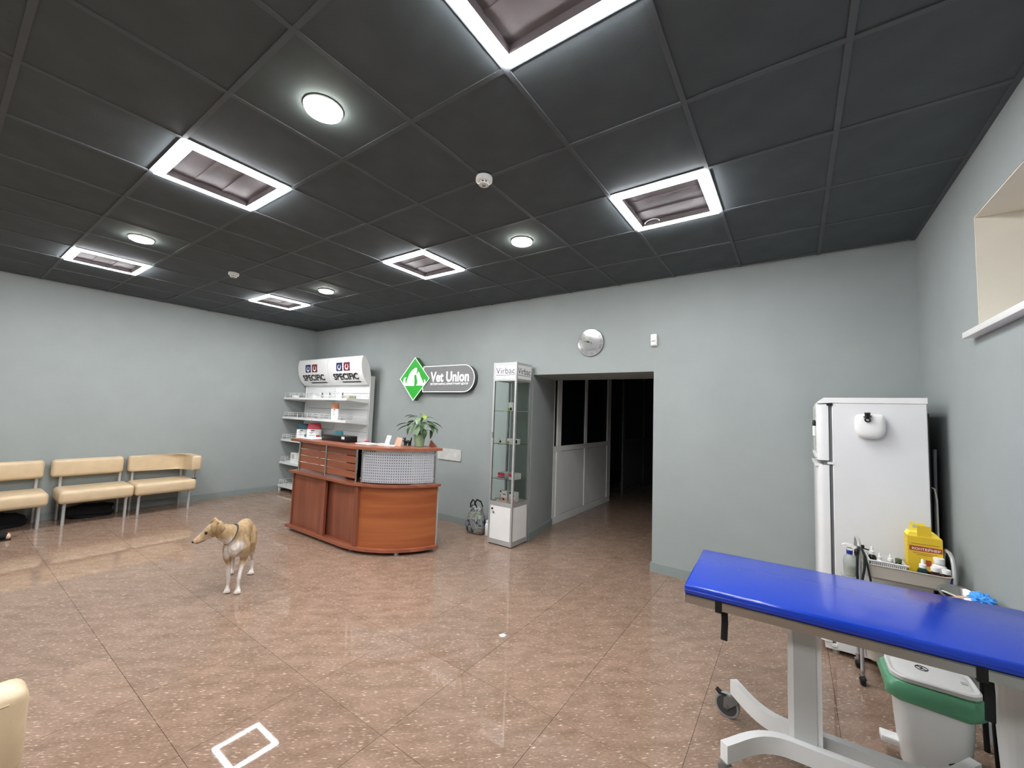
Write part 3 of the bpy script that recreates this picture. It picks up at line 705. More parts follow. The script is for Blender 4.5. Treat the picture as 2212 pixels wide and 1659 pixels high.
def vpanel(z0, z1, m, name, sides=(0, 1, 2, 3)):
    out = []
    if 0 in sides: out.append(MB().box(VX0+pw, VX1-pw, VY0+0.006, VY0+0.012, z0, z1).build(name, m, t, smooth=0))
    if 1 in sides: out.append(MB().box(VX1-0.012, VX1-0.006, VY0+pw, VY1-pw, z0, z1).build(name, m, t, smooth=0))
    if 2 in sides: out.append(MB().box(VX0+pw, VX1-pw, VY1-0.012, VY1-0.006, z0, z1).build(name, m, t, smooth=0))
    if 3 in sides: out.append(MB().box(VX0+0.006, VX0+0.012, VY0+pw, VY1-pw, z0, z1).build(name, m, t, smooth=0))
    return out
dr = vpanel(0.068, 0.458, 'white_plastic', 'base_panel'); hd = vpanel(1.972, 2.14, 'white_plastic', 'header_panel')
vpanel(0.505, 1.945, 'glass', 'glass_pane')
MB().box(VX0+0.012, VX1-0.012, VY0+0.012, VY1-0.012, 0.49, 0.500).build('deck', 'white_plastic', t, smooth=0)
MB().box(VX0+0.012, VX1-0.012, VY0+0.012, VY1-0.012, 1.955, 1.962).build('top_deck', 'white_plastic', t, smooth=0)
for z in (1.580, 1.185, 0.770):
    MB().box(VX0+0.014, VX1-0.014, VY0+0.014, VY1-0.014, z-0.005, z).build('glass_shelf', 'shelf_glass', t, smooth=0)
for z in (0.415, 0.375): MB().cyl((VX0+0.055+(0.415-z)*0.6, VY0-0.010, z), (VX0+0.055+(0.415-z)*0.6, VY0+0.006, z), 0.010, n=14).build('lock', 'chrome' if z < 0.4 else 'black_plastic', dr[0])
MB().box(VX0+0.012, VX0+0.03, VY0-0.004, VY0+0.006, 1.25, 1.32).build('door_lock', 'ink_grey', t, smooth=0)
x0 = VX0+pw+0.008; w = VX1-VX0-2*pw-0.016
a = MB(); put_text(a, 'Virbac', lambda u, v: (x0+u*w, VY0+0.005, 2.030+v*0.075), bold=0.0); a.build('lettering', 'ink_blue', hd[0], smooth=0)
MB().box(x0, x0+w, VY0+0.0045, VY0+0.006, 2.012, 2.017).build('underline', 'ink_blue', hd[0], smooth=0)
y0 = VY0+pw+0.008; w2 = VY1-VY0-2*pw-0.016
a = MB(); put_text(a, 'Virbac', lambda u, v: (VX1-0.005, y0+u*w2, 2.030+v*0.075), bold=0.0); a.build('lettering', 'ink_blue', hd[1], smooth=0)
MB().box(VX1-0.006, VX1-0.0045, y0, y0+w2, 2.012, 2.017).build('underline', 'ink_maroon', hd[1], smooth=0)

def carton(x0, x1, y0, y1, z0, z1, label, group, accents=(), base='white_paper', name='medicine_box'):
    t_ = thing(name, label, 'box', ((x0+x1)/2, (y0+y1)/2, z0), group)
    MB().box(x0, x1, y0, y1, z0, z1).build('carton', base, t_, smooth=0)
    W_, H_, e = x1-x0, z1-z0, 0.0012
    for (u0, u1, v0, v1, m) in accents:
        MB().box(x0+u0*W_, x0+u1*W_, y0-e, y0, z0+v0*H_, z0+v1*H_).build('print', m, t_, smooth=0)
    return t_
G = 'medicine boxes in the glass cabinet'
carton(-2.905, -2.825, 4.10, 4.15, 1.580, 1.69, 'white and green box alone on the top glass shelf', G, [(0.05,.45,.0,.35,'box_green'), (.5,.8,.1,.4,'ink_black')])
carton(-2.985, -2.89, 4.06, 4.11, 1.185, 1.25, 'white box on the second glass shelf, leftmost of three', G, [(.1,.3,.1,.5,'ink_black'), (.0,.1,.0,1,'box_green')])
carton(-2.865, -2.79, 4.06, 4.11, 1.185, 1.248, 'white and green box on the second glass shelf, middle of three', G, [(0.,.4,.05,.5,'box_green')])
carton(-2.765, -2.71, 4.06, 4.11, 1.185, 1.25, 'white and black box on the second glass shelf, rightmost of three', G, [(.2,.8,.2,.8,'ink_black')])
carton(-2.955, -2.855, 4.02, 4.16, 0.770, 0.835, 'red fronted box on the third glass shelf, left one', G, [(0,1,.45,1,'box_red'), (0,1,.1,.35,'box_red'), (.6,1,.0,.5,'white_paper')])
carton(-2.795, -2.715, 4.02, 4.16, 0.770, 0.838, 'red fronted box on the third glass shelf, right one', G, [(0,1,.45,1,'box_red'), (.55,1,.0,.5,'white_paper')])
carton(-2.935, -2.835, 4.05, 4.12, 0.5005, 0.62, 'white picture box on the bottom deck of the cabinet, left one', G, [(0,.2,.82,1,'ink_navy'), (.1,1,.0,.33,'peach'), (.4,.65,.08,.28,'white_paper'), (.0,.1,.0,.6,'orange_brown'), (.4,.85,.62,.72,'ink_grey')])
carton(-2.80, -2.712, 4.05, 4.12, 0.5005, 0.62, 'white picture box on the bottom deck of the cabinet, right one', G, [(0,.3,.82,1,'ink_navy'), (.1,1,.0,.33,'peach'), (.4,.65,.08,.28,'white_paper'), (.4,.85,.62,.72,'ink_grey')])
tag(MB().box(-2.96, -2.79, 3.99, 4.04, 0.5005, 0.504).build('paper_sheet', 'white_paper', org=(-2.87, 4.01, 0.5)), 'white paper sheet lying in front of the picture boxes in the cabinet', 'paper')
t_ = thing('lens_case', 'small grey dome shaped case in the cabinet corner', 'case', (-2.985, 4.02, 0.5005))
MB().sphere((-2.985, 4.02, 0.515), (0.022, 0.02, 0.016)).build('shell', 'light_grey', t_); MB().lathe([(0.02, 0), (0.02, 0.006)], (-2.985, 4.02, 0.5005), 16).build('base', 'ink_grey', t_)

# ------------------------------------------------------------------ colourful shopping bag on the floor
def bag_material():
    m = mat('bag_print', '#7f8580', rough=0.25); nt = m.node_tree; N = nt.nodes; L = nt.links
    rp = [n for n in N if n.type == 'VALTORGB'][0]; nz = [n for n in N if n.type == 'TEX_NOISE'][0]
    nz.inputs['Scale'].default_value = 9; nz.inputs['Detail'].default_value = 3; nz.inputs['Distortion'].default_value = 1.2
    el = rp.color_ramp.elements; el[0].position = 0.28; el[0].color = (*lin('#15151c'), 1); el[1].position = 0.75; el[1].color = (*lin('#d8d6d6'), 1)
    for p_, c in ((0.38, '#3a3f6d'), (0.44, '#6e7467'), (0.50, '#9ea09c'), (0.56, '#4e6b56'), (0.60, '#a58b96'), (0.66, '#7c4348')):
        e = el.new(p_); e.color = (*lin(c), 1)
bag_material()
BX, BY = -3.40, 4.18
t = thing('shopping_bag', 'crumpled see-through printed carrier bag standing beside the glass cabinet', 'bag', (BX, BY, 0))
a = MB()
secs = [(0.0, .115, .055), (0.02, .135, .075), (0.10, .138, .08), (0.20, .125, .065), (0.28, .105, .045), (0.335, .095, .02)]
vs = []; fs = []; n = 28
for i, (z, rx, ry) in enumerate(secs):
    for k in range(n):
        q = 2*PI*k/n; c, s = math.cos(q), math.sin(q); e = 0.6
        px = math.copysign(abs(c)**e, c)*rx; py = math.copysign(abs(s)**e, s)*ry
        w = noise.noise(Vector((px*22, py*22+z*3, z*16)))*0.016*(1 if z > 0 else 0)
        vs.append((BX+px+w*c, BY+py+w*s, z+(0.008*math.sin(q*3) if i == len(secs)-1 else 0)))
for i in range(len(secs)-1):
    for k in range(n): fs.append((i*n+k, i*n+(k+1) % n, (i+1)*n+(k+1) % n, (i+1)*n+k))
fs += [tuple(range(n-1, -1, -1)), tuple(range((len(secs)-1)*n, len(secs)*n))]
a.add(vs, fs); a.build('sack', 'bag_print', t, smooth=50)
for dy in (-0.02, 0.018):
    MB().tube([(BX-0.06+dy, BY+dy, 0.30), (BX-0.065+dy, BY+dy, 0.36), (BX-0.03+dy, BY+dy, 0.415), (BX+0.02+dy*2, BY+dy, 0.40), (BX+0.05+dy*2, BY+dy, 0.345), (BX+0.055+dy, BY+dy, 0.30)], [(0.004, 0.011)]*6, 8).build('handle', 'strap_black', t)
tag(MB().rbox(-3.235, -3.06, 4.16, 4.22, 0.0, 0.15, 0.01, 2).box(-3.225, -3.07, 4.17, 4.21, 0.15, 0.19).build('white_packet', 'white_plastic', org=(-3.15, 4.19, 0)), 'white packet squeezed between the carrier bag and the glass cabinet', 'packet')

# ------------------------------------------------------------------ white gondola shelving
GX0, GXM, GX1 = -7.765, -6.772, -5.78
GYB, GYF = 4.19, 3.78
t = thing('display_shelving', 'white metal display shelving with curved lettered header panels', 'shelving', ((GX0+GX1)/2, 4.0, 0))
for x in (GX0, GXM, GX1):
    u = MB().box(x-0.018 if x != GX0 else x, x+0.018, GYB-0.012, GYB+0.07, 0.0, 2.09).build('upright', 'white_metal', t, smooth=0)
    a = MB()
    for k in range(58): a.box(x-0.004, x+0.004, GYB-0.0135, GYB-0.0115, 0.25+k*0.032, 0.268+k*0.032)
    a.build('slot_row', 'ink_grey', u, smooth=0)
for x0, x1 in ((GX0+0.018, GXM-0.018), (GXM+0.018, GX1-0.018)):
    zs = [0.15, 0.50, 0.85, 1.15, 1.52, 1.80, 2.05]
    for z0, z1 in zip(zs[:-1], zs[1:]): MB().box(x0, x1, GYB, GYB+0.012, z0+0.003, z1-0.003).build('back_panel', 'white_metal', t, smooth=0)
MB().box(GX1+0.018, GX1+0.02, GYB-0.012, GYB+0.07, 0, 2.09).build('side_cover', 'light_grey', t, smooth=0)
SZ = [1.70, 1.345, 0.94, 0.53, 0.115]
for x0, x1 in ((GX0+0.004, GXM-0.004), (GXM+0.004, GX1-0.004)):
    for z in SZ:
        s = MB().box(x0, x1, GYF, GYB-0.013, z-0.012, z).box(x0, x1, GYF-0.004, GYF, z-0.036, z).build('shelf', 'white_metal', t, smooth=0)
        for xx in (x0, x1-0.004): MB().prism([(GYF, z-0.034), (GYB-0.013, z-0.07), (GYB-0.013, z-0.012), (GYF, z-0.012)], xx, xx+0.004, 'x').build('bracket', 'white_metal', s, smooth=0)
        a = MB(); xa, xb = x0+0.02, x1-0.02; yf, yb = GYF+0.015, GYB-0.03
        for h in (0.045, 0.08):
            a.cyl((xa, yf, z+h), (xb, yf, z+h), 0.003, n=6); a.cyl((xa, yf, z+h), (xa, yb, z+h), 0.003, n=6); a.cyl((xb, yf, z+h), (xb, yb, z+h), 0.003, n=6)
        for k in range(7): a.cyl((xa+(xb-xa)*k/6, yf, z), (xa+(xb-xa)*k/6, yf, z+0.08), 0.003, n=6)
        for yy in (yf+0.12, yf+0.24, yb):
            for xx in (xa, xb): a.cyl((xx, yy, z), (xx, yy, z+0.08), 0.003, n=6)
        a.build('wire_fence', 'white_metal', s, smooth=0)
for x in (GX0+0.02, GXM, GX1-0.02):
    MB().box(x-0.015, x+0.015, GYF+0.01, GYB, 0.03, 0.08).cyl((x, GYF+0.03, 0), (x, GYF+0.03, 0.03), 0.02, n=12).cyl((x, GYB-0.02, 0), (x, GYB-0.02, 0.03), 0.02, n=12).build('base_foot', 'white_metal', t, smooth=0)
# header: front curve and back curve in (y, z)
HF = [(4.022, 2.412), (4.004, 2.36), (3.998, 2.30), (4.003, 2.22), (4.022, 2.13), (4.06, 2.045), (4.105, 1.985), (4.148, 1.94)]
HB = [(4.19, 1.945), (4.195, 2.03), (4.185, 2.13), (4.158, 2.24), (4.118, 2.33), (4.065, 2.395)]
def hpoint(v):      # v 0 at the top, 1 at the bottom, along the front curve
    ls = [0]; 
    for p_, q_ in zip(HF[:-1], HF[1:]): ls.append(ls[-1]+math.dist(p_, q_))
    s = max(0, min(1, v))*ls[-1]
    for k in range(len(HF)-1):
        if s <= ls[k+1]+1e-9:
            f_ = (s-ls[k])/(ls[k+1]-ls[k]); y = HF[k][0]+(HF[k+1][0]-HF[k][0])*f_; z = HF[k][1]+(HF[k+1][1]-HF[k][1])*f_
            d = Vector((HF[k+1][0]-HF[k][0], HF[k+1][1]-HF[k][1])).normalized(); return y, z, (d.y, -d.x)
    return HF[-1][0], HF[-1][1], (-1, 0)
for x0, x1 in ((GX0, GXM-0.004), (GXM+0.004, GX1)):
    h = MB().prism(HF+HB, x0, x1, 'x').build('header_panel', 'white_plastic', t, smooth=40)
    W_ = x1-x0
    def hp(u, v, off=0.0015):
        y, z, nn = hpoint(v); return (x0+u*W_, y-off, z-off*0.2)
    def patch(mb, u0, u1, v0, v1, n=5, skew=0.0, off=0.0012, nu=1):
        vs = []; 
        for i in range(n+1):
            for k in range(nu+1):
                v = v0+(v1-v0)*i/n; vs.append(hp(u0+(u1-u0)*k/nu+skew*(v-v0)/(v1-v0), v, off))
        return mb.add(vs, [(i*(nu+1)+k, i*(nu+1)+k+1, (i+1)*(nu+1)+k+1, (i+1)*(nu+1)+k) for i in range(n) for k in range(nu)])
    patch(MB(), .27, .45, .19, .47).build('logo_square', 'ink_navy', h, smooth=0); patch(MB(), .49, .67, .19, .47).build('logo_square', 'ink_maroon', h, smooth=0)
    for cu, gap in ((.36, 1.75), (.58, 1.95)):
        a = MB(); n = 20; vs = []
        for i in range(n+1):
            q = PI*(gap/2)*0+PI/2+0.35+(2*PI-0.9)*i/n; r0, r1 = 0.035, 0.062*(0.75+0.25*math.sin(PI*i/n))
            for rr in (r0, r1): vs.append(hp(cu+rr*math.cos(q)*0.9, .33-rr*math.sin(q)*1.75, 0.0022))
        a.add(vs, [(2*i, 2*i+1, 2*i+3, 2*i+2) for i in range(n)]); a.build('logo_swirl', 'white_paper', h, smooth=0)
    a = MB(); put_text(a, 'SPECIFIC', lambda u, v: hp(.15+u*.72, .78-v*.23, 0.007), bold=0.035, spacing=1.0); a.build('lettering', 'ink_black', h, smooth=0)
    patch(MB(), .33, .86, .845, .895, 2, skew=0.02, nu=2).build('strip', 'ink_black', h, smooth=0); patch(MB(), .25, .95, .865, .873, 1, off=0.0008).build('strip', 'ink_grey', h, smooth=0)

# products on the shelves
def pouch(x, y, z, w, d, h, base, top, label, accent=None, tilt=0.0, turn=0.75, group='pet food packs on the white shelving'):
    t_ = thing('food_pouch', label, 'pouch', (x, y, z), group)
    def prof(s):
        return (w/2*(1.0+0.08*math.sin(PI*s)-0.12*max(0, s-0.75)/0.25), d/2*(1-s**2.2)+0.004)
    def body(s0, s1, n=6):
        vs = []; m = 16
        for i in range(n+1):
            s = s0+(s1-s0)*i/n; a_, b_ = prof(s)
            for k in range(m):
                q = 2*PI*k/m; c, s_ = math.cos(q), math.sin(q)
                vs.append((x+math.copysign(abs(c)**.5, c)*a_+tilt*s*h, y+math.copysign(abs(s_)**.7, s_)*b_, z+s*h))
        fs = [(i*m+k, i*m+(k+1) % m, (i+1)*m+(k+1) % m, (i+1)*m+k) for i in range(n) for k in range(m)]+[tuple(range(m-1, -1, -1)), tuple(range(n*m, n*m+m))]
        return MB().add(vs, fs)
    body(0, 0.66).build('bag_body', base, t_, smooth=50); body(0.66, 1.0).build('bag_top', top, t_, smooth=50)
    a = MB()
    for i in range(5): a.box(x-w*.28+(i % 2)*w*.12, x-w*.08+(i % 3)*w*.1, y-d/2*0.93-0.004, y-d/2*0.93-0.002, z+h*(.16+.08*i), z+h*(.185+.08*i))
    a.box(x-w*.16, x+w*.1, y-d/2*.9-0.004, y-d/2*.9-0.002, z+h*.57, z+h*.63)
    a.build('print', 'ink_grey', t_, smooth=0)
    if accent: MB().box(x+w*.26, x+w*.49, y-d/2*.98, y-d/2*.6, z+h*.06, z+h*.36).build('accent', accent, t_, smooth=0)
    t_.rotation_euler = (0, 0, turn); return t_
pouch(-7.30, 3.93, SZ[2], 0.19, 0.13, 0.29, 'white_paper', 'teal_dark', 'white and dark teal food pack at the left end of the third shelf', 'teal')
pouch(-7.15, 4.10, SZ[2], 0.15, 0.10, 0.22, 'white_paper', 'light_grey', 'pale food pack half behind the teal one on the third shelf', 'teal')
pouch(-6.93, 3.93, SZ[2], 0.22, 0.14, 0.32, 'white_paper', 'pink_red', 'large white food pack with a red top on the third shelf', 'pink_red')
pouch(-6.22, 3.93, SZ[2], 0.15, 0.09, 0.22, 'white_paper', 'teal', 'small teal topped pouch on the third shelf behind the black case', None, 0.08)
pouch(-6.25, 3.88, SZ[1], 0.115, 0.07, 0.27, 'white_paper', 'orange_brown', 'slim white pouch with an orange brown top on the second shelf', None)
def small_bottle(x, y, z, label):
    t_ = thing('spray_vial', label, 'bottle', (x, y, z), 'small vials on the top shelf')
    MB().lathe([(0.014, 0), (0.016, 0.004), (0.016, 0.05), (0.008, 0.06)], (x, y, z), 12).build('vial', 'bottle_clear', t_)
    MB().lathe([(0.012, 0.06), (0.012, 0.074), (0.008, 0.08), (0.012, 0.084), (0.011, 0.095)], (x, y, z), 12).build('cap', 'black_plastic', t_)
for x, lb in ((-6.70, 'black capped clear vial on the top shelf, left of three'), (-6.47, 'black capped clear vial on the top shelf, middle of three'), (-6.10, 'black capped clear vial on the top shelf, right of three')): small_bottle(x, 3.90, SZ[0], lb)
tag(MB().rbox(-6.03, -5.86, 3.86, 4.0, SZ[0], SZ[0]+0.05, 0.012, 2).build('yellow_packet', 'liquid_pale', org=(-5.95, 3.93, SZ[0])), 'pale yellowish packet at the right end of the top shelf', 'packet')
tag(MB().rbox(-7.62, -7.54, 3.85, 3.93, SZ[0], SZ[0]+0.04, 0.01, 2).build('white_tub', 'white_plastic', org=(-7.58, 3.89, SZ[0])), 'tiny white tub at the left end of the top shelf', 'tub')
tag(MB().rbox(-6.96, -6.88, 3.85, 3.93, SZ[0], SZ[0]+0.04, 0.01, 2).build('white_tub', 'white_plastic', org=(-6.92, 3.89, SZ[0])), 'tiny white tub in the middle of the top shelf', 'tub')
t_ = thing('sample_box', 'small grey printed box on the fourth shelf beside the desk', 'box', (-7.45, 3.88, SZ[3]))
MB().box(-7.53, -7.37, 3.86, 3.92, SZ[3], SZ[3]+0.17).build('carton', 'white_paper', t_, smooth=0); MB().box(-7.50, -7.40, 3.8585, 3.86, SZ[3]+0.06, SZ[3]+0.15).build('print', 'light_grey', t_, smooth=0)
pouch(-7.22, 3.925, SZ[3], 0.17, 0.11, 0.30, 'white_paper', 'white_plastic', 'tall plain white food pack on the fourth shelf beside the desk', None, 0.05)
pouch(-7.08, 3.93, SZ[4], 0.20, 0.12, 0.34, 'white_paper', 'white_plastic', 'plain white food pack on the bottom shelf beside the desk', None)
pouch(-6.55, 3.92, SZ[3], 0.2, 0.12, 0.28, 'white_paper', 'peach', 'peach topped white food pack on the fourth shelf behind the desk slats', None)

# ------------------------------------------------------------------ cream benches
BG = 'cream vinyl benches along the left wall'
def bench(yc, label, arm=False, loc_x=-7.5, bo=0.0):
    t_ = thing('waiting_bench', label, 'bench', (loc_x, yc, 0), BG)
    MB().rbox(-7.735, -7.25, yc-0.342, yc+0.342, 0.262, 0.425, 0.045, 4).build('seat', 'vinyl_cream', t_, smooth=60)
    a = MB()
    for s in (-1, 1): a.tube([(-7.252, yc+s*0.33, 0.40), (-7.248, yc+s*0.34, 0.345), (-7.252, yc+s*0.33, 0.29)], 0.004, 6)
    if not arm:
        MB().rbox(-7.785, -7.655, yc-0.345+bo, yc+0.330+bo, 0.545, 0.765, 0.04, 4).build('backrest', 'vinyl_cream', t_, smooth=60)
    else:
        bm = bmesh.new(); L_ = [(-7.785, yc-0.345), (-7.655, yc-0.345), (-7.655, yc+0.20), (-7.59, yc+0.265), (-7.27, yc+0.265), (-7.27, yc+0.39), (-7.68, yc+0.39), (-7.785, yc+0.29)]
        vb = [bm.verts.new((x, y, 0.545)) for x, y in L_]; vt = [bm.verts.new((x, y, 0.765)) for x, y in L_]
        n = len(L_); bm.faces.new(vb[::-1]); bm.faces.new(vt)
        for k in range(n): bm.faces.new((vb[k], vb[(k+1) % n], vt[(k+1) % n], vt[k]))
        bmesh.ops.bevel(bm, geom=list(bm.edges), offset=0.034, segments=4, profile=0.5, affect='EDGES', clamp_overlap=True)
        MB().bm(bm).build('backrest', 'vinyl_cream', t_, smooth=60)
        MB().cyl((-7.33, yc+0.325, 0.42), (-7.33, yc+0.325, 0.56), 0.012, n=12).build('arm_post', 'chrome', t_)
        MB().lathe([(0.03, 0), (0.03, 0.005), (0.012, 0.012)], (-7.33, yc+0.325, 0.424), 14).build('flange', 'black_plastic', t_)
    for s in (-1, 1):
        lg = MB().cyl((-7.335, yc+s*0.28, 0.0), (-7.335, yc+s*0.28, 0.28), 0.0165, n=14).build('leg', 'aluminium', t_)
        lg = MB().cyl((-7.735, yc+s*0.28, 0.0), (-7.735, yc+s*0.28, 0.60), 0.0165, n=14).build('leg', 'aluminium', t_)
    for s in (-1, 1): MB().box(-7.73, -7.30, yc+s*0.28-0.012, yc+s*0.28+0.012, 0.245, 0.268).build('seat_rail', 'aluminium', t_, smooth=0)
    return t_
bench(0.583, 'cream bench farthest left, cut by the photo edge'); b2 = bench(1.345, 'cream bench without armrest, middle of the three by the wall', bo=-0.03); bench(2.036, 'cream bench with a rounded corner armrest at its right end', True)
# bench near the camera, turned round
t_ = thing('waiting_bench', 'cream bench end in the near lower left corner of the photo', 'bench', (-1.98, -0.1, 0))
MB().rbox(-1.835, -1.715, -0.46, 0.228, 0.545, 0.768, 0.032, 4).build('backrest', 'vinyl_cream', t_, smooth=60)
MB().tube([(-1.717, -0.42, 0.742), (-1.717, 0.19, 0.742)], 0.003, 6).build('seam', 'vinyl_cream', t_)
MB().rbox(-2.25, -1.775, -0.46, 0.232, 0.262, 0.425, 0.045, 4).build('seat', 'vinyl_cream', t_, smooth=60)
for y in (-0.38, 0.15):
    MB().cyl((-2.15, y, 0), (-2.15, y, 0.28), 0.0165, n=14).build('leg', 'aluminium', t_); MB().cyl((-1.775, y, 0), (-1.775, y, 0.6), 0.0165, n=14).build('leg', 'aluminium', t_)
# dark bundles below the benches
def bundle(yc, w, h, label):
    t_ = thing('travel_bag', label, 'bag', (-7.64, yc, 0), 'dark bags under the benches')
    bm = bmesh.new(); bmesh.ops.create_icosphere(bm, subdivisions=4, radius=1); a = MB().bm(bm); out = []
    for x, y, z in a.v:
        k_ = 1+0.35*noise.noise(Vector((x*1.6, y*1.6, z*1.6+yc)))+0.12*noise.noise(Vector((x*5, y*5, z*5)))
        e_ = 0.7; q_ = [math.copysign(abs(c_)**e_, c_)*k_ for c_ in (x, y, z)]
        out.append((max(-7.78, -7.64+0.09*q_[0]), yc+w/2*q_[1], max(0.0, h*0.5+h*0.52*q_[2])))
    a.v = out
    a.build('body', 'black_fabric', t_, smooth=60)
    MB().tube([(-7.62, yc-w*.25, h*.75), (-7.60, yc-w*.12, h+0.012), (-7.60, yc+w*.12, h+0.012), (-7.62, yc+w*.25, h*.75)], [(0.004, 0.012)]*4, 8).build('handle', 'strap_black', t_)
bundle(0.56, 0.44, 0.17, 'dark bag under the leftmost bench'); bundle(1.34, 0.44, 0.16, 'dark bag under the middle bench')
# dark boot at the left photo edge
t_ = thing('ankle_boot', 'dark boot with a pale toe at the left photo edge', 'boot', (-7.0, 0.52, 0))
a = MB(); a.tube([(-7.02, 0.40, 0.06), (-7.02, 0.46, 0.065), (-7.015, 0.54, 0.06), (-7.01, 0.60, 0.045), (-7.01, 0.625, 0.035)], [(0.045, 0.06), (0.055, 0.062), (0.055, 0.055), (0.05, 0.042), (0.03, 0.028)], 14, up=(0, 0, 1))
a.tube([(-7.02, 0.47, 0.06), (-7.02, 0.48, 0.14), (-7.025, 0.47, 0.22), (-7.03, 0.46, 0.27)], [(0.055, 0.06), (0.055, 0.06), (0.06, 0.065), (0.065, 0.07)], 14, up=(0, 1, 0))
remeshed(a, 0.008, 3).build('upper', 'black_fabric', t_, smooth=60)
MB().sphere((-7.005, 0.622, 0.038), (0.045, 0.022, 0.034), 14, 8).build('toe_cap', 'skin_peach', t_)
MB().rbox(-7.07, -6.955, 0.37, 0.645, 0.0, 0.014, 0.005, 2).build('sole', 'black_plastic', t_)

# ------------------------------------------------------------------ fridge
FX0, FXS, FX1, FY0, FY1 = 0.132, 0.222, 0.703, 3.65, 4.24
t = thing('refrigerator', 'tall white two-door refrigerator standing in the corner', 'refrigerator', (0.42, 3.95, 0))
MB().rbox(FXS, FX1, FY0, FY1, 0.035, 1.712, 0.004, 1).build('body', 'fridge_white', t)
MB().box(FXS-0.018, FXS, FY0+0.012, FY1-0.012, 0.06, 1.70).build('seal', 'ink_grey', t, smooth=0)
a = MB().prism([(FX0+0.01, 1.706), (FX0+0.012, 1.722), (FX0+0.045, 1.748), (FX1+0.002, 1.750), (FX1+0.002, 1.712), (FXS, 1.712)], FY0-0.003, FY1, 'y').build('top_cover', 'white_plastic', t, smooth=20)
def fdoor(z0, z1):
    bm = bmesh.new(); pts = [(FXS-0.02, FY0), (FXS-0.02, FY1), (FX0+0.012, FY1)]
    pts += [(FX0, FY1-0.03), (FX0, FY0+0.035), (FX0+0.006, FY0+0.018), (FX0+0.02, FY0+0.005), (FX0+0.04, FY0)]
    return MB().prism(pts, z0, z1).build('door', 'fridge_white', t, smooth=40)
d1 = fdoor(1.305, 1.702); d2 = fdoor(0.075, 1.272)
a = MB().box(FX0-0.006, FX0+0.03, FY0+0.02, FY1-0.02, 1.322, 1.345).box(FX0-0.012, FX0+0.03, FY0+0.01, FY1-0.02, 1.262, 1.276); a.build('handle_lip', 'white_plastic', d2, smooth=0)
MB().box(FX0+0.04, FXS-0.01, FY0+0.02, FY1-0.02, 1.272, 1.305).build('door_gap', 'ink_grey', t, smooth=0)
for z in (1.70, 1.288, 0.062): MB().box(FXS-0.03, FXS+0.004, FY0-0.004, FY0+0.03, z-0.008, z+0.008).build('hinge', 'black_plastic' if z > 1.6 else 'white_plastic', t, smooth=0)
MB().box(FX0+0.03, FXS+0.02, FY0+0.01, FY1-0.02, 0.03, 0.07).build('kick_plate', 'white_plastic', t, smooth=0)
for x in (FX0+0.09, FX1-0.06):
    for y in (FY0+0.05, FY1-0.05): MB().cyl((x, y, 0), (x, y, 0.036), 0.02, n=12).build('foot', 'light_grey', t)
MB().box(FX1, FX1+0.012, FY0+0.03, FY1-0.03, 0.25, 1.65).build('condenser', 'black_plastic', t, smooth=0)
G = 'magnets on the fridge door'
tag(MB().box(FX0-0.003, FX0, FY0+0.05, FY0+0.13, 1.60, 1.67).build('fridge_magnet', 'sticker_green', org=(FX0, FY0+0.09, 1.63)), 'small green printed magnet high on the fridge door', 'magnet', G)
tag(MB().box(FX0-0.003, FX0, FY0+0.04, FY0+0.15, 1.37, 1.50).build('fridge_magnet', 'sticker_green', org=(FX0, FY0+0.09, 1.43)), 'larger green picture magnet low on the freezer door', 'magnet', G)
t = thing('marker_pen', 'white marker with a black cap held on the freezer door', 'marker', (FX0-0.01, FY0+0.045, 1.47))
MB().cyl((FX0-0.010, FY0+0.045, 1.475), (FX0-0.010, FY0+0.045, 1.545), 0.010, n=12).build('barrel', 'white_plastic', t); MB().lathe([(0.011, 0.07), (0.011, 0.10), (0.007, 0.112)], (FX0-0.010, FY0+0.045, 1.475), 12).build('cap', 'black_plastic', t)
# soft white pouch hanging on the fridge side
t = thing('hanging_pouch', 'glossy white rounded pouch hanging on the side of the fridge', 'pouch', (0.42, FY0, 1.56))
a = MB(); bm = bmesh.new(); bmesh.ops.create_uvsphere(bm, u_segments=28, v_segments=16, radius=1)
for v in bm.verts:
    x, y, z = v.co; e = 0.55
    v.co = (0.42+math.copysign(abs(x)**e, x)*0.080, FY0-0.028+y*0.028, 1.560+math.copysign(abs(z)**e, z)*0.082-0.006*math.cos(x*3))
a.bm(bm); a.build('pouch_body', 'white_plastic', t, smooth=60)
t2 = thing('magnet_hook', 'black hat shaped magnetic hook holding the white pouch', 'hook', (0.405, FY0-0.03, 1.63))
MB().lathe([(0.013, 0.008), (0.016, 0.034)], (0.405, FY0-0.062, 1.612), 14).lathe([(0.021, 0.004), (0.021, 0.009)], (0.405, FY0-0.062, 1.612), 16).box(0.399, 0.411, FY0-0.06, FY0-0.003, 1.636, 1.644).build('hat', 'black_plastic', t2)
MB().tube([(0.405+0.0125*math.cos(q), FY0-0.063, 1.598+0.0125*math.sin(q)) for q in [2*PI*k/18 for k in range(18)]], 0.0045, 8, closed=True).build('ring', 'black_plastic', t2)
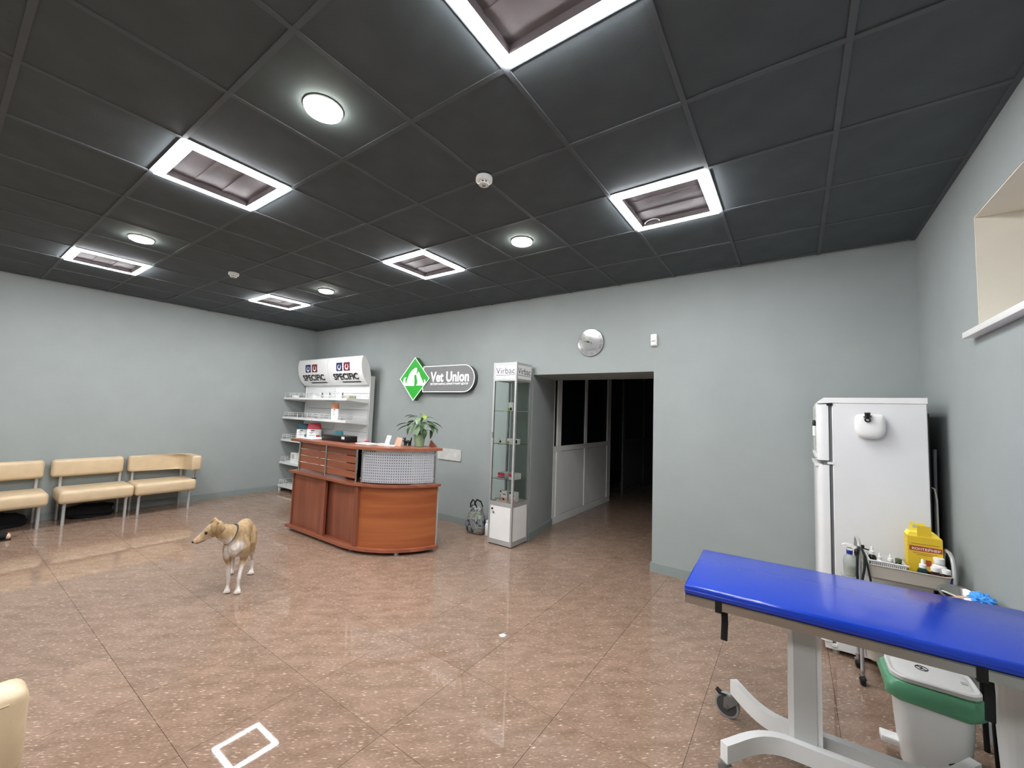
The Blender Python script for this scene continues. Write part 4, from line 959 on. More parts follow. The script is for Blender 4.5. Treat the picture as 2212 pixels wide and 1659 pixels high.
# hose and cable in the gap behind the fridge
path = [(0.76, 3.80, 1.42), (0.757, 3.80, 1.2), (0.752, 3.79, 0.9), (0.752, 3.78, 0.5), (0.752, 3.78, 0.012)]
a = MB(); pts = []
for k in range(111):
    s = k/110*(len(path)-1); i = min(int(s), len(path)-2); f_ = s-i; pts.append(Vector(path[i]).lerp(Vector(path[i+1]), f_))
a.tube(pts, [0.008+0.0022*(k % 2) for k in range(111)], 10)
tag(a.build('corrugated_hose', 'hose_grey', org=(0.752, 3.78, 0)), 'grey corrugated hose standing in the gap behind the fridge', 'hose')
tag(MB().tube([(0.716, 3.72, 1.18), (0.736, 3.72, 1.17), (0.745, 3.72, 1.10), (0.746, 3.72, 0.8), (0.744, 3.72, 0.4), (0.742, 3.72, 0.005)], 0.005, 8).build('power_cable', 'cable_white', org=(0.744, 3.72, 0)), 'pale cable bent out of the back of the fridge', 'cable')

# ------------------------------------------------------------------ instrument trolley
TX0, TX1, TY0, TY1, TZ = 0.325, 0.730, 3.325, 3.600, 0.728
def tray(mb, x0, x1, y0, y1, z0, z1, th=0.006):
    def rr(inset, z, r):
        pts = []
        for cx, cy, q0 in ((x1-inset-r, y1-inset-r, 0), (x0+inset+r, y1-inset-r, PI/2), (x0+inset+r, y0+inset+r, PI), (x1-inset-r, y0+inset+r, 1.5*PI)):
            for k in range(6): q = q0+PI/2*k/5; pts.append((cx+r*math.cos(q), cy+r*math.sin(q), z))
        return pts
    rings = [rr(0.022, z0, 0.04), rr(0.008, z0+0.012, 0.045), rr(0.002, z1-0.008, 0.045), rr(-0.004, z1-0.004, 0.05), rr(-0.004, z1, 0.05), rr(th, z1, 0.045), rr(0.008+th, z0+0.018, 0.04), rr(0.03, z0+th, 0.035)]
    n = len(rings[0]); vs = [p for r_ in rings for p in r_]
    fs = [(i*n+k, i*n+(k+1) % n, (i+1)*n+(k+1) % n, (i+1)*n+k) for i in range(len(rings)-1) for k in range(n)]
    fs += [tuple(range(n-1, -1, -1)), tuple(range((len(rings)-1)*n, len(rings)*n))]
    return mb.add(vs, fs)
t = thing('instrument_trolley', 'two-tray instrument trolley on castors between fridge and blue table', 'trolley', ((TX0+TX1)/2, 3.46, 0))
tray(MB(), TX0+0.01, TX1-0.005, TY0, TY1, 0.640, TZ).build('tray', 'tray_beige', t, smooth=40)
tray(MB(), TX0+0.01, TX1-0.005, TY0, TY1, 0.155, 0.235).build('tray', 'tray_beige', t, smooth=40)
for x in (TX0, TX1):
    pts = [(x, TY0+0.03, 0.075), (x, TY0+0.03, 0.5), (x, TY0+0.035, 0.78), (x, TY0+0.06, 0.825), (x, TY0+0.10, 0.842), (x, TY1-0.10, 0.842), (x, TY1-0.06, 0.825), (x, TY1-0.035, 0.78), (x, TY1-0.03, 0.5), (x, TY1-0.03, 0.075)]
    MB().tube(pts, 0.0095, 10).build('end_frame', 'aluminium', t)
    for y in (TY0+0.03, TY1-0.03):
        c = MB().cyl((x, y, 0.05), (x, y, 0.085), 0.012, n=12).box(x-0.018, x+0.018, y-0.012, y+0.012, 0.045, 0.054).build('castor', 'chrome', t)
        MB().lathe([(0.0, -0.014), (0.02, -0.013), (0.027, -0.008), (0.027, 0.008), (0.02, 0.013), (0.0, 0.014)], (x, y-0.006, 0.027), 20, 'x').build('wheel', 'black_plastic', c)
        MB().lathe([(0.012, 0.014), (0.012, 0.019), (0.0, 0.02)], (x, y-0.006, 0.027), 14, 'x').lathe([(0.012, -0.014), (0.012, -0.019), (0.0, -0.02)], (x, y-0.006, 0.027), 14, 'x').build('hub', 'chrome', c)
MB().box(TX0-0.085, TX0-0.006, 3.40, 3.49, 0.60, 0.606).box(TX0-0.012, TX0-0.006, 3.40, 3.49, 0.60, 0.66).box(TX0-0.006, TX0, 3.35, 3.57, 0.64, 0.655).build('bottle_bracket', 'aluminium', t, smooth=0)
ZT = 0.647   # inner bottom of the upper tray
# spray bottle in the bracket
sx, sy = 0.284, 3.445
t = thing('spray_bottle', 'clear trigger spray bottle with a white and blue head beside the trolley', 'bottle', (sx, sy, 0.606))
MB().lathe([(0.026, 0), (0.030, 0.004), (0.033, 0.06), (0.035, 0.085), (0.028, 0.115), (0.013, 0.13), (0.013, 0.138)], (sx, sy, 0.606), 22).build('bottle', 'bottle_clear', t)
MB().lathe([(0.024, 0.004), (0.0285, 0.006), (0.031, 0.058), (0.0, 0.059)], (sx, sy, 0.606), 22).build('liquid', 'liquid_pale', t)
MB().lathe([(0.016, 0.132), (0.016, 0.156)], (sx, sy, 0.606), 16).build('collar', 'blue_dark', t)
MB().prism([(sx-0.036, 0.778), (sx+0.030, 0.774), (sx+0.034, 0.786), (sx+0.01, 0.800), (sx-0.022, 0.800), (sx-0.038, 0.790)], sy-0.012, sy+0.012, 'y').prism([(sx+0.012, 0.776), (sx+0.022, 0.774), (sx+0.034, 0.745), (sx+0.028, 0.744)], sy-0.008, sy+0.008, 'y').box(sx-0.012, sx+0.012, sy-0.012, sy+0.012, 0.76, 0.78).build('trigger_head', 'white_plastic', t, smooth=20)
# white slotted basket
t = thing('slotted_basket', 'white plastic basket with a row of slots in the trolley tray', 'basket', (0.45, 3.45, ZT))
a = MB(); bx0, bx1, by0, by1 = 0.372, 0.545, 3.375, 3.545
a.box(bx0, bx1, by0, by1, ZT, ZT+0.005); a.box(bx0, bx1, by1-0.004, by1, ZT, ZT+0.094); a.box(bx0, bx0+0.004, by0, by1, ZT, ZT+0.094); a.box(bx1-0.004, bx1, by0, by1, ZT, ZT+0.085)
a.box(bx0, bx1, by0, by0+0.004, ZT, ZT+0.07); a.box(bx0, bx1, by0, by0+0.004, ZT+0.082, ZT+0.094)
for k in range(20): x = bx0+(bx1-bx0-0.005)*k/19; a.box(x, x+0.005, by0, by0+0.004, ZT+0.07, ZT+0.082)
a.build('basket_body', 'white_plastic', t, smooth=0)
MB().box(bx0+0.004, bx1-0.004, by0+0.004, by0+0.006, ZT+0.066, ZT+0.086).build('slot_shadow', 'ink_grey', t, smooth=0)
MB().rbox(bx0-0.006, bx1+0.006, by0-0.006, by0+0.002, ZT+0.088, ZT+0.097, 0.003, 2).build('rim', 'white_plastic', t)
def bottle(x, y, z, r, h, body, cap, label, style='dropper', lab=None, group='bottles on the instrument trolley', name='medicine_bottle'):
    t_ = thing(name, label, 'bottle', (x, y, z), group)
    MB().lathe([(r*.94, 0), (r, 0.004), (r, h*.62), (r*.92, h*.70), (r*.42, h*.80), (r*.42, h*.86)], (x, y, z), 20).build('bottle', body, t_)
    hc = h*.80
    if style == 'dropper': MB().lathe([(r*.62, hc), (r*.62, hc+h*.16), (r*.34, hc+h*.20), (r*.30, hc+h*.36), (r*.15, hc+h*.42)], (x, y, z), 16).build('cap', cap, t_)
    else: MB().lathe([(r*.70, hc), (r*.72, hc+0.004), (r*.72, hc+h*.2), (r*.6, hc+h*.22), (0, hc+h*.22)], (x, y, z), 18).build('cap', cap, t_)
    if lab: MB().lathe([(r*1.01, h*.10), (r*1.015, h*.11), (r*1.015, h*.50), (r*1.01, h*.51)], (x, y, z), 20).build('label_band', lab, t_)
    return t_
ZB = ZT+0.0055
bottle(0.400, 3.50, ZB, 0.021, 0.118, 'bottle_dark', 'white_plastic', 'dark bottle with a white dropper cap in the slotted basket', lab='white_paper')
bottle(0.432, 3.47, ZB, 0.017, 0.098, 'white_plastic', 'white_plastic', 'small all white dropper bottle beside the dark one in the basket')
bottle(0.480, 3.46, ZB, 0.020, 0.100, 'bottle_clear', 'white_plastic', 'clear bottle with a white nozzle in the middle of the basket')
bottle(0.515, 3.45, ZB, 0.022, 0.105, 'amber_glass', 'olive_cap', 'amber bottle with an olive green cap at the basket end', 'screw')
bottle(0.612, 3.40, ZT, 0.026, 0.118, 'bottle_green', 'white_plastic', 'dark green bottle with a tall white nozzle before the yellow carton')
bottle(0.660, 3.385, ZT, 0.027, 0.112, 'amber_glass', 'white_plastic', 'brown bottle with a white screw cap, left one of two', 'screw', 'blue_label')
bottle(0.702, 3.37, ZT, 0.026, 0.112, 'amber_glass', 'white_plastic', 'brown bottle with a white screw cap at the tray end, right one of two', 'screw', 'blue_label')
bottle(0.692, 3.46, ZT, 0.034, 0.150, 'white_plastic', 'white_plastic', 'large whitish bottle behind the two brown bottles', 'screw')
tag(MB().rbox(0.545, 0.585, 3.355, 3.40, ZT, ZT+0.06, 0.012, 2).build('tissue_wad', 'white_paper', org=(0.565, 3.38, ZT)), 'white tissue wad between the basket and the green bottle', 'tissue')
# yellow sharps carton
YX0, YX1, YY0, YY1, YZ = 0.562, 0.712, 3.47, 3.57, 0.902
t = thing('sharps_carton', 'yellow cardboard waste carton with a red lettered band on the trolley', 'carton', ((YX0+YX1)/2, 3.52, ZT))
MB().box(YX0, YX1, YY0, YY1, ZT+0.008, YZ).build('carton_body', 'yellow_card', t, smooth=0)
MB().prism([(YX0, YZ), (YX1, YZ), (YX1-0.02, YZ+0.022), (YX0+0.012, YZ+0.022)], YY0+0.015, YY1, 'y').build('carton_lid', 'yellow_light', t, smooth=0)
MB().box(YX0+0.045, YX0+0.105, YY0+0.012, YY0+0.016, YZ-0.01, YZ+0.065).build('front_flap', 'yellow_card', t, smooth=0)
a = MB(); a.prism([(YX0+0.02, YZ+0.018), (YX0+0.09, YZ+0.018), (YX0+0.09, YZ+0.07), (YX0+0.02, YZ+0.07)], YY1-0.03, YY1-0.027, 'y'); a.build('back_flap', 'yellow_light', t, smooth=0)
MB().cyl((YX0+0.045, YY1-0.0305, YZ+0.047), (YX0+0.045, YY1-0.0265, YZ+0.047), 0.012, n=14).build('flap_hole', 'light_grey', t)
bnd = MB().box(YX0+0.006, YX1-0.003, YY0-0.0012, YY0, YZ-0.082, YZ-0.054).build('band', 'label_red', t, smooth=0)
a = MB(); put_text(a, 'КОНТЕЙНЕР', lambda u, v: (YX0+0.018+u*0.122, YY0-0.0022, YZ-0.077+v*0.018), bold=0.015); a.build('lettering', 'white_paper', bnd, smooth=0)
a = MB()
for k, (u0, u1) in enumerate(((.1, .9), (.15, .85), (.25, .8))):
    z = (YZ-0.042, YZ-0.095, YZ-0.104)[k]; a.box(YX0+u0*0.15, YX0+u1*0.15, YY0-0.001, YY0, z, z+0.002)
a.build('print_line', 'label_red', t, smooth=0)
a = MB()
for k in range(9): z = ZT+0.03+k*0.024; a.add([(YX0-0.001, YY0+0.01, z), (YX0-0.001, YY1-0.01, z+0.02), (YX0-0.001, YY1-0.01, z+0.026), (YX0-0.001, YY0+0.01, z+0.006)], [(0, 1, 2, 3)])
a.build('side_stripes', 'yellow_light', t, smooth=0)
MB().box(YX0+0.075, YX0+0.10, YY0-0.001, YY0, ZT+0.09, ZT+0.125).build('small_mark', 'label_red', t, smooth=0)
# black tubing (stethoscope) draped over the left end frame
t = thing('stethoscope', 'black stethoscope tubing draped over the left trolley frame', 'stethoscope', (TX0, 3.36, 0.6))
MB().tube([(0.312, 3.335, 0.56), (0.309, 3.330, 0.66), (0.312, 3.335, 0.76), (0.322, 3.352, 0.815), (0.334, 3.338, 0.805), (0.346, 3.322, 0.77), (0.342, 3.312, 0.70), (0.330, 3.305, 0.63), (0.318, 3.302, 0.585)], [0.0065]*9, 10).build('tube', 'rubber_tube', t)
MB().tube([(0.346, 3.318, 0.775), (0.355, 3.312, 0.72), (0.366, 3.308, 0.65), (0.373, 3.306, 0.60)], 0.0055, 8).build('tube', 'rubber_tube', t)
MB().sphere((0.309, 3.345, 0.775), (0.012, 0.016, 0.026)).build('chest_piece', 'bottle_dark', t)
MB().cyl((0.322, 3.40, 0.80), (0.375, 3.40, 0.792), 0.004).box(0.335, 0.352, 3.392, 3.408, 0.797, 0.815).build('ear_piece', 'ink_black', t)

# ------------------------------------------------------------------ steel basin on a black stool
t = thing('round_stool', 'black round stool by the wall carrying the steel basin', 'stool', (0.68, 3.00, 0))
MB().lathe([(0.105, 0), (0.11, 0.01), (0.11, 0.035), (0.10, 0.045)], (0.685, 3.0, 0.625), 28).build('seat', 'black_plastic', t)
for k in range(4):
    q = PI/4+k*PI/2; MB().cyl((0.685+0.075*math.cos(q), 3.0+0.075*math.sin(q), 0.63), (0.685+0.10*math.cos(q), 3.0+0.10*math.sin(q), 0.0), 0.011, n=10).build('leg', 'black_plastic', t)
t = thing('steel_basin', 'oval stainless steel basin with used packets behind the blue table', 'basin', (0.69, 3.0, 0.671))
MB().lathe([(0.055, 0), (0.06, 0.002), (0.088, 0.06), (0.096, 0.064), (0.096, 0.068), (0.085, 0.064), (0.056, 0.006), (0.0, 0.005)], (0.69, 3.00, 0.670), 36, sx=1.0, sy=1.75).build('bowl', 'steel', t)
for k, (x, y, z, rz, m) in enumerate(((0.655, 3.08, 0.70, 0.3, 'white_paper'), (0.70, 2.98, 0.705, 1.1, 'white_paper'), (0.66, 2.93, 0.71, 2.0, 'light_grey'), (0.68, 3.06, 0.70, 2.6, 'skin_peach'))):
    a = MB().box(-0.045, 0.045, -0.022, 0.022, 0, 0.004); a.v = [(x_, y_, z_+0.5*x_*x_*8) for x_, y_, z_ in a.v]
    a.xform(Matrix.Translation((x, y, z)) @ Matrix.Rotation(rz, 4, 'Z') @ Matrix.Rotation(0.35, 4, 'Y'))
    tag(a.build('foil_packet', m, org=(x, y, z)), ['torn white packet at the far end of the steel basin', 'torn white packet in the middle of the steel basin', 'torn grey packet nearest in the steel basin', 'beige cotton packet in the steel basin'][k], 'packet', 'torn packets in the steel basin')
bm = bmesh.new(); bmesh.ops.create_icosphere(bm, subdivisions=4, radius=1)
for v in bm.verts:
    d = v.co.normalized(); s = 1+0.45*noise.noise(d*2.4)+0.22*noise.noise(d*5.5); q = math.atan2(d.y, d.x); s += 0.22*max(0, math.cos(q*5))*(1-abs(d.z))
    v.co = (0.732+d.x*0.036*s, 2.955+d.y*0.046*s, 0.752+d.z*0.024*s)
tag(MB().bm(bm).build('crumpled_glove', 'glove_blue', org=(0.735, 2.925, 0.735), smooth=25), 'crumpled light blue rubber glove on the rim of the steel basin', 'glove')

# ------------------------------------------------------------------ blue examination table
EX0, EX1, EY0, EY1, EZ = -0.425, 0.788, 2.033, 2.633, 0.82
t = thing('examination_table', 'wheeled examination table with a glossy blue padded top', 'table', (0.17, 2.3, 0))
t.rotation_euler = (0, 0, 0.038)
bm = bmesh.new(); nx, ny = 48, 24
a = MB().rbox(EX0, EX1, EY0, EY1, EZ-0.042, EZ, 0.009, 3); a.build('mattress', 'vinyl_blue', t, smooth=50)
MB().tube([(EX0+0.004, EY0-0.001, EZ-0.022), (EX1-0.004, EY0-0.001, EZ-0.022)], 0.002, 6).build('seam', 'vinyl_blue', t)
ZA, ZC = EZ-0.0425, EZ-0.080
a = MB().box(EX0+0.004, EX1-0.004, EY0+0.004, EY1-0.004, ZA-0.006, ZA)
a.box(EX0+0.004, EX1-0.004, EY0+0.004, EY0+0.006, ZC, ZA); a.box(EX0+0.004, EX1-0.004, EY1-0.006, EY1-0.004, ZC, ZA)
a.box(EX0+0.004, EX0+0.006, EY0+0.004, EY1-0.004, ZC, ZA); a.box(EX1-0.006, EX1-0.004, EY0+0.004, EY1-0.004, ZC, ZA)
a.box(EX0+0.006, EX1-0.006, EY0+0.006, EY0+0.025, ZC, ZC+0.003); a.box(EX0+0.006, EX1-0.006, EY1-0.025, EY1-0.006, ZC, ZC+0.003)
a.box(EX0+0.10, EX1-0.10, 2.22, 2.39, EZ-0.075, ZA)
a.build('steel_top', 'steel', t, smooth=0)
MB().box(-0.035, 0.085, 2.27, 2.345, 0.11, EZ-0.07).build('column', 'white_metal', t, smooth=0)
MB().box(-0.015, 0.065, 2.262, 2.271, 0.20, EZ-0.08).build('column_sleeve', 'light_grey', t, smooth=0)
def rail(pts, z0, z1, w):
    a = MB(); n = len(pts); vs = []
    for i, p_ in enumerate(pts):
        p_ = Vector(p_); d = (Vector(pts[min(i+1, n-1)])-Vector(pts[max(i-1, 0)])).normalized(); nn = Vector((-d.y, d.x))*w/2
        for q in (p_-nn, p_+nn): vs += [(q.x, q.y, z0), (q.x, q.y, z1)]
    fs = []
    for i in range(n-1):
        o, k = i*4, i*4+4
        fs += [(o, k, k+1, o+1), (o+2, o+3, k+3, k+2), (o+1, k+1, k+3, o+3), (o, o+2, k+2, k)]
    fs += [(0, 1, 3, 2), ((n-1)*4, (n-1)*4+2, (n-1)*4+3, (n-1)*4+1)]
    return a.add(vs, fs)
def bez(p0, p1, p2, p3, n=14): return [tuple(Vector(p0)*(1-s)**3+Vector(p1)*3*s*(1-s)**2+Vector(p2)*3*s*s*(1-s)+Vector(p3)*s**3) for s in [k/n for k in range(n+1)]]
def base_rail(sgn):
    yc = 2.306; pts = bez((-0.268, yc+sgn*0.255), (-0.20, yc+sgn*0.17), (-0.15, yc+sgn*0.058), (-0.02, yc+sgn*0.058))
    pts += bez((0.36, yc+sgn*0.058), (0.49, yc+sgn*0.058), (0.54, yc+sgn*0.17), (0.61, yc+sgn*0.255))
    return rail(pts, 0.128, 0.200, 0.036)
for sgn in (-1, 1): base_rail(sgn).build('base_rail', 'white_metal', t, smooth=30)
for x, y, q in ((-0.262, 2.557, 2.95), (-0.262, 2.057, -0.6), (0.615, 2.557, 2.3), (0.615, 2.057, 2.8)):
    M_ = Matrix.Translation((x, y, 0)) @ Matrix.Rotation(q, 4, 'Z')      # local +x is the trailing direction
    c = MB().lathe([(0.020, 0.112), (0.020, 0.128)], (0, 0, 0), 16).prism([(-0.022, 0.112), (-0.02, 0.095), (0.03, 0.045), (0.05, 0.05), (0.048, 0.095), (0.03, 0.114)], -0.020, -0.015, 'y').prism([(-0.022, 0.112), (-0.02, 0.095), (0.03, 0.045), (0.05, 0.05), (0.048, 0.095), (0.03, 0.114)], 0.015, 0.020, 'y').box(-0.022, 0.036, -0.018, 0.018, 0.098, 0.114).xform(M_).build('castor', 'castor_grey', t, smooth=30)
    MB().lathe([(0.050, -0.012), (0.058, -0.012), (0.060, -0.008), (0.060, 0.008), (0.058, 0.012), (0.050, 0.012)], (0.036, 0, 0.060), 28, 'y').xform(M_).build('tyre', 'tyre_grey', c, smooth=30)
    MB().lathe([(0.049, -0.0135), (0.040, -0.010), (0.0, -0.011)], (0.036, 0, 0.060), 24, 'y').lathe([(0.049, 0.0135), (0.040, 0.010), (0.0, 0.011)], (0.036, 0, 0.060), 24, 'y').xform(M_).build('wheel_disc', 'tyre_core', c, smooth=30)
    MB().lathe([(0.010, -0.024), (0.010, 0.024)], (0.036, 0, 0.060), 12, 'y').xform(M_).build('axle', 'castor_grey', c)
    MB().prism([(0.03, 0.108), (0.075, 0.102), (0.092, 0.118), (0.088, 0.122), (0.072, 0.112), (0.03, 0.116)], -0.014, 0.014, 'y').xform(M_).build('brake_pedal', 'black_plastic', c, smooth=20)
def strap(x, w, z0):
    a = MB().box(x, x+w, EY0-0.0005, EY0+0.0035, ZC-0.006, ZA+0.004).box(x, x+w, EY0, EY0+0.04, ZC-0.008, ZC-0.004)
    a.tube([(x+w*1.3, EY0+0.03, ZC-0.004), (x+w*1.35, EY0+0.028, ZC-0.05), (x+w*1.25, EY0+0.024, z0)], [(w/2, 0.0018)]*3, 8, up=(0, -1, 0))
    a.build('strap', 'strap_black', t, smooth=20)
strap(-0.300, 0.026, EZ-0.205); strap(0.478, 0.026, EZ-0.215)

# ------------------------------------------------------------------ pedal bin with a green liner
KX0, KX1, KY0, KY1, KZ = 0.362, 0.655, 2.655, 2.885, 0.395
def rrect(x0, x1, y0, y1, r, n=6, inset=0):
    pts = []; x0 += inset; y0 += inset; x1 -= inset; y1 -= inset
    for cx, cy, q0 in ((x1-r, y1-r, 0), (x0+r, y1-r, PI/2), (x0+r, y0+r, PI), (x1-r, y0+r, 1.5*PI)):
        for k in range(n+1): q = q0+PI/2*k/n; pts.append((cx+r*math.cos(q), cy+r*math.sin(q)))
    return pts
def loft(mb, rings):
    n = len(rings[0]); vs = [p for r_ in rings for p in r_]
    fs = [(i*n+k, i*n+(k+1) % n, (i+1)*n+(k+1) % n, (i+1)*n+k) for i in range(len(rings)-1) for k in range(n)]
    fs += [tuple(range(n-1, -1, -1)), tuple(range((len(rings)-1)*n, len(rings)*n))]; return mb.add(vs, fs)
t = thing('pedal_bin', 'white pedal bin with a green liner bag below the blue table', 'bin', ((KX0+KX1)/2, (KY0+KY1)/2, 0))
loft(MB(), [[(x, y, z) for x, y in rrect(KX0, KX1, KY0, KY1, 0.055, inset=i)] for z, i in ((0.0, 0.040), (0.012, 0.034), (0.2, 0.020), (KZ, 0.008))]).build('bin_body', 'white_plastic', t, smooth=40)
rings = []
for z, off, amp in ((KZ-0.095, 0.003, 0.004), (KZ-0.07, -0.012, 0.009), (KZ-0.035, -0.016, 0.010), (KZ-0.005, -0.008, 0.004), (KZ+0.004, 0.006, 0.0)):
    rr_ = rrect(KX0, KX1, KY0, KY1, 0.055, 10, inset=off); cx, cy = (KX0+KX1)/2, (KY0+KY1)/2; ring = []
    for k, (x, y) in enumerate(rr_):
        w = 1+amp/0.13*noise.noise(Vector((x*40, y*40, z*30)))+(0.06*max(0, (cx-x)/0.15) if -0.02 < off < -0.005 else 0)
        ring.append((cx+(x-cx)*w, cy+(y-cy)*w, z+0.012*noise.noise(Vector((x*25, y*25, 3)))*(z < KZ-0.08)))
    rings.append(ring)
loft(MB(), rings).build('liner_bag', 'bag_green', t, smooth=50)
lid = loft(MB(), [[(x, y, z) for x, y in rrect(KX0-0.004, KX1+0.004, KY0-0.004, KY1+0.004, 0.06, inset=i)] for z, i in ((KZ+0.004, 0.0), (KZ+0.020, 0.0), (KZ+0.025, 0.006), (KZ+0.021, 0.020), (KZ+0.024, 0.026), (KZ+0.025, 0.05))]).build('lid', 'white_plastic', t, smooth=30)
a = MB(); cx, cy = 0.485, 2.79
a.tube([(cx+0.022*math.cos(q), cy+0.022*math.sin(q), KZ+0.0265) for q in [2*PI*k/24 for k in range(24)]], 0.0018, 5, closed=True); a.tube([(cx-0.016, cy+0.014, KZ+0.0265), (cx+0.016, cy-0.014, KZ+0.0265)], 0.0018, 5); a.tube([(cx-0.006, cy-0.008, KZ+0.0265), (cx+0.004, cy, KZ+0.0265), (cx+0.002, cy+0.01, KZ+0.0265)], 0.0022, 5)
a.build('pictogram', 'ink_black', lid, smooth=0)
MB().box(KX1-0.05, KX1-0.03, 2.74, 2.76, KZ+0.0245, KZ+0.028).build('lid_latch', 'light_grey', lid, smooth=0)
MB().rbox(KX0-0.035, KX0+0.045, 2.735, 2.80, 0.055, 0.085, 0.006, 2).build('pedal', 'white_plastic', t)
MB().rbox(KX1-0.05, KX1+0.02, 2.64, 2.68, 0.0, 0.04, 0.006, 2).build('foot_plate', 'white_plastic', t)
# ribbed container
RXC, RYC = 0.733, 2.60
t = thing('ribbed_container', 'tall white ribbed plastic container by the wall under the table end', 'container', (RXC, RYC, 0))
n = 72; prof = [(0.046, 0.0), (0.050, 0.008), (0.058, 0.20), (0.065, 0.40), (0.068, 0.56), (0.070, 0.60), (0.070, 0.612), (0.064, 0.612)]; rings = []
for r_, z in prof:
    rings.append([(RXC+(r_+(0.002 if (k % 4) < 2 and 0.35 < z < 0.6 else 0))*math.cos(2*PI*k/n), RYC+(r_+(0.002 if (k % 4) < 2 and 0.35 < z < 0.6 else 0))*math.sin(2*PI*k/n), z) for k in range(n)])
loft(MB(), rings).build('container_body', 'white_plastic', t, smooth=20)
# white chip on the floor
tag(MB().prism([(-1.715, 2.415), (-1.69, 2.405), (-1.672, 2.42), (-1.675, 2.445), (-1.70, 2.45)], 0.0005, 0.008).build('paper_scrap', 'white_paper', org=(-1.69, 2.43, 0)), 'small white scrap lying on the floor tiles in the middle', 'scrap')

# ------------------------------------------------------------------ dog
DO = Vector((-4.18, 1.77, 0)); DF = Vector((0.868, -0.496, 0)); DL = Vector((0.496, 0.868, 0))
def dp(f, l, z): return DO+DF*f+DL*l+Vector((0, 0, z))
def dog_material():
    m = bpy.data.materials.new('dog_coat'); m.use_nodes = True; N = m.node_tree.nodes; L = m.node_tree.links; b = N['Principled BSDF']
    at = N.new('ShaderNodeAttribute'); at.attribute_name = 'coat'; nz = N.new('ShaderNodeTexNoise'); nz.inputs['Scale'].default_value = 55; nz.inputs['Detail'].default_value = 4
    tc = N.new('ShaderNodeTexCoord'); mp = N.new('ShaderNodeMapping'); mp.inputs['Scale'].default_value = (1, 1, 0.35); L.new(tc.outputs['Object'], mp.inputs[0]); L.new(mp.outputs[0], nz.inputs['Vector'])
    rp = N.new('ShaderNodeValToRGB'); rp.color_ramp.elements[0].color = (.80, .80, .80, 1); rp.color_ramp.elements[1].color = (1.12, 1.12, 1.12, 1); rp.color_ramp.elements[0].position = .3; rp.color_ramp.elements[1].position = .7
    L.new(nz.outputs['Fac'], rp.inputs[0]); mu = N.new('ShaderNodeMix'); mu.data_type = 'RGBA'; mu.blend_type = 'MULTIPLY'; mu.inputs[0].default_value = 1
    L.new(at.outputs['Color'], mu.inputs[6]); L.new(rp.outputs[0], mu.inputs[7]); L.new(mu.outputs[2], b.inputs['Base Color']); b.inputs['Roughness'].default_value = 0.8; b.inputs['Specular IOR Level'].default_value = 0.2
    bp = N.new('ShaderNodeBump'); bp.inputs['Strength'].default_value = 0.25; bp.inputs['Distance'].default_value = 0.004; L.new(nz.outputs['Fac'], bp.inputs['Height']); L.new(bp.outputs[0], b.inputs['Normal'])
    MATS['dog_coat'] = m
dog_material()
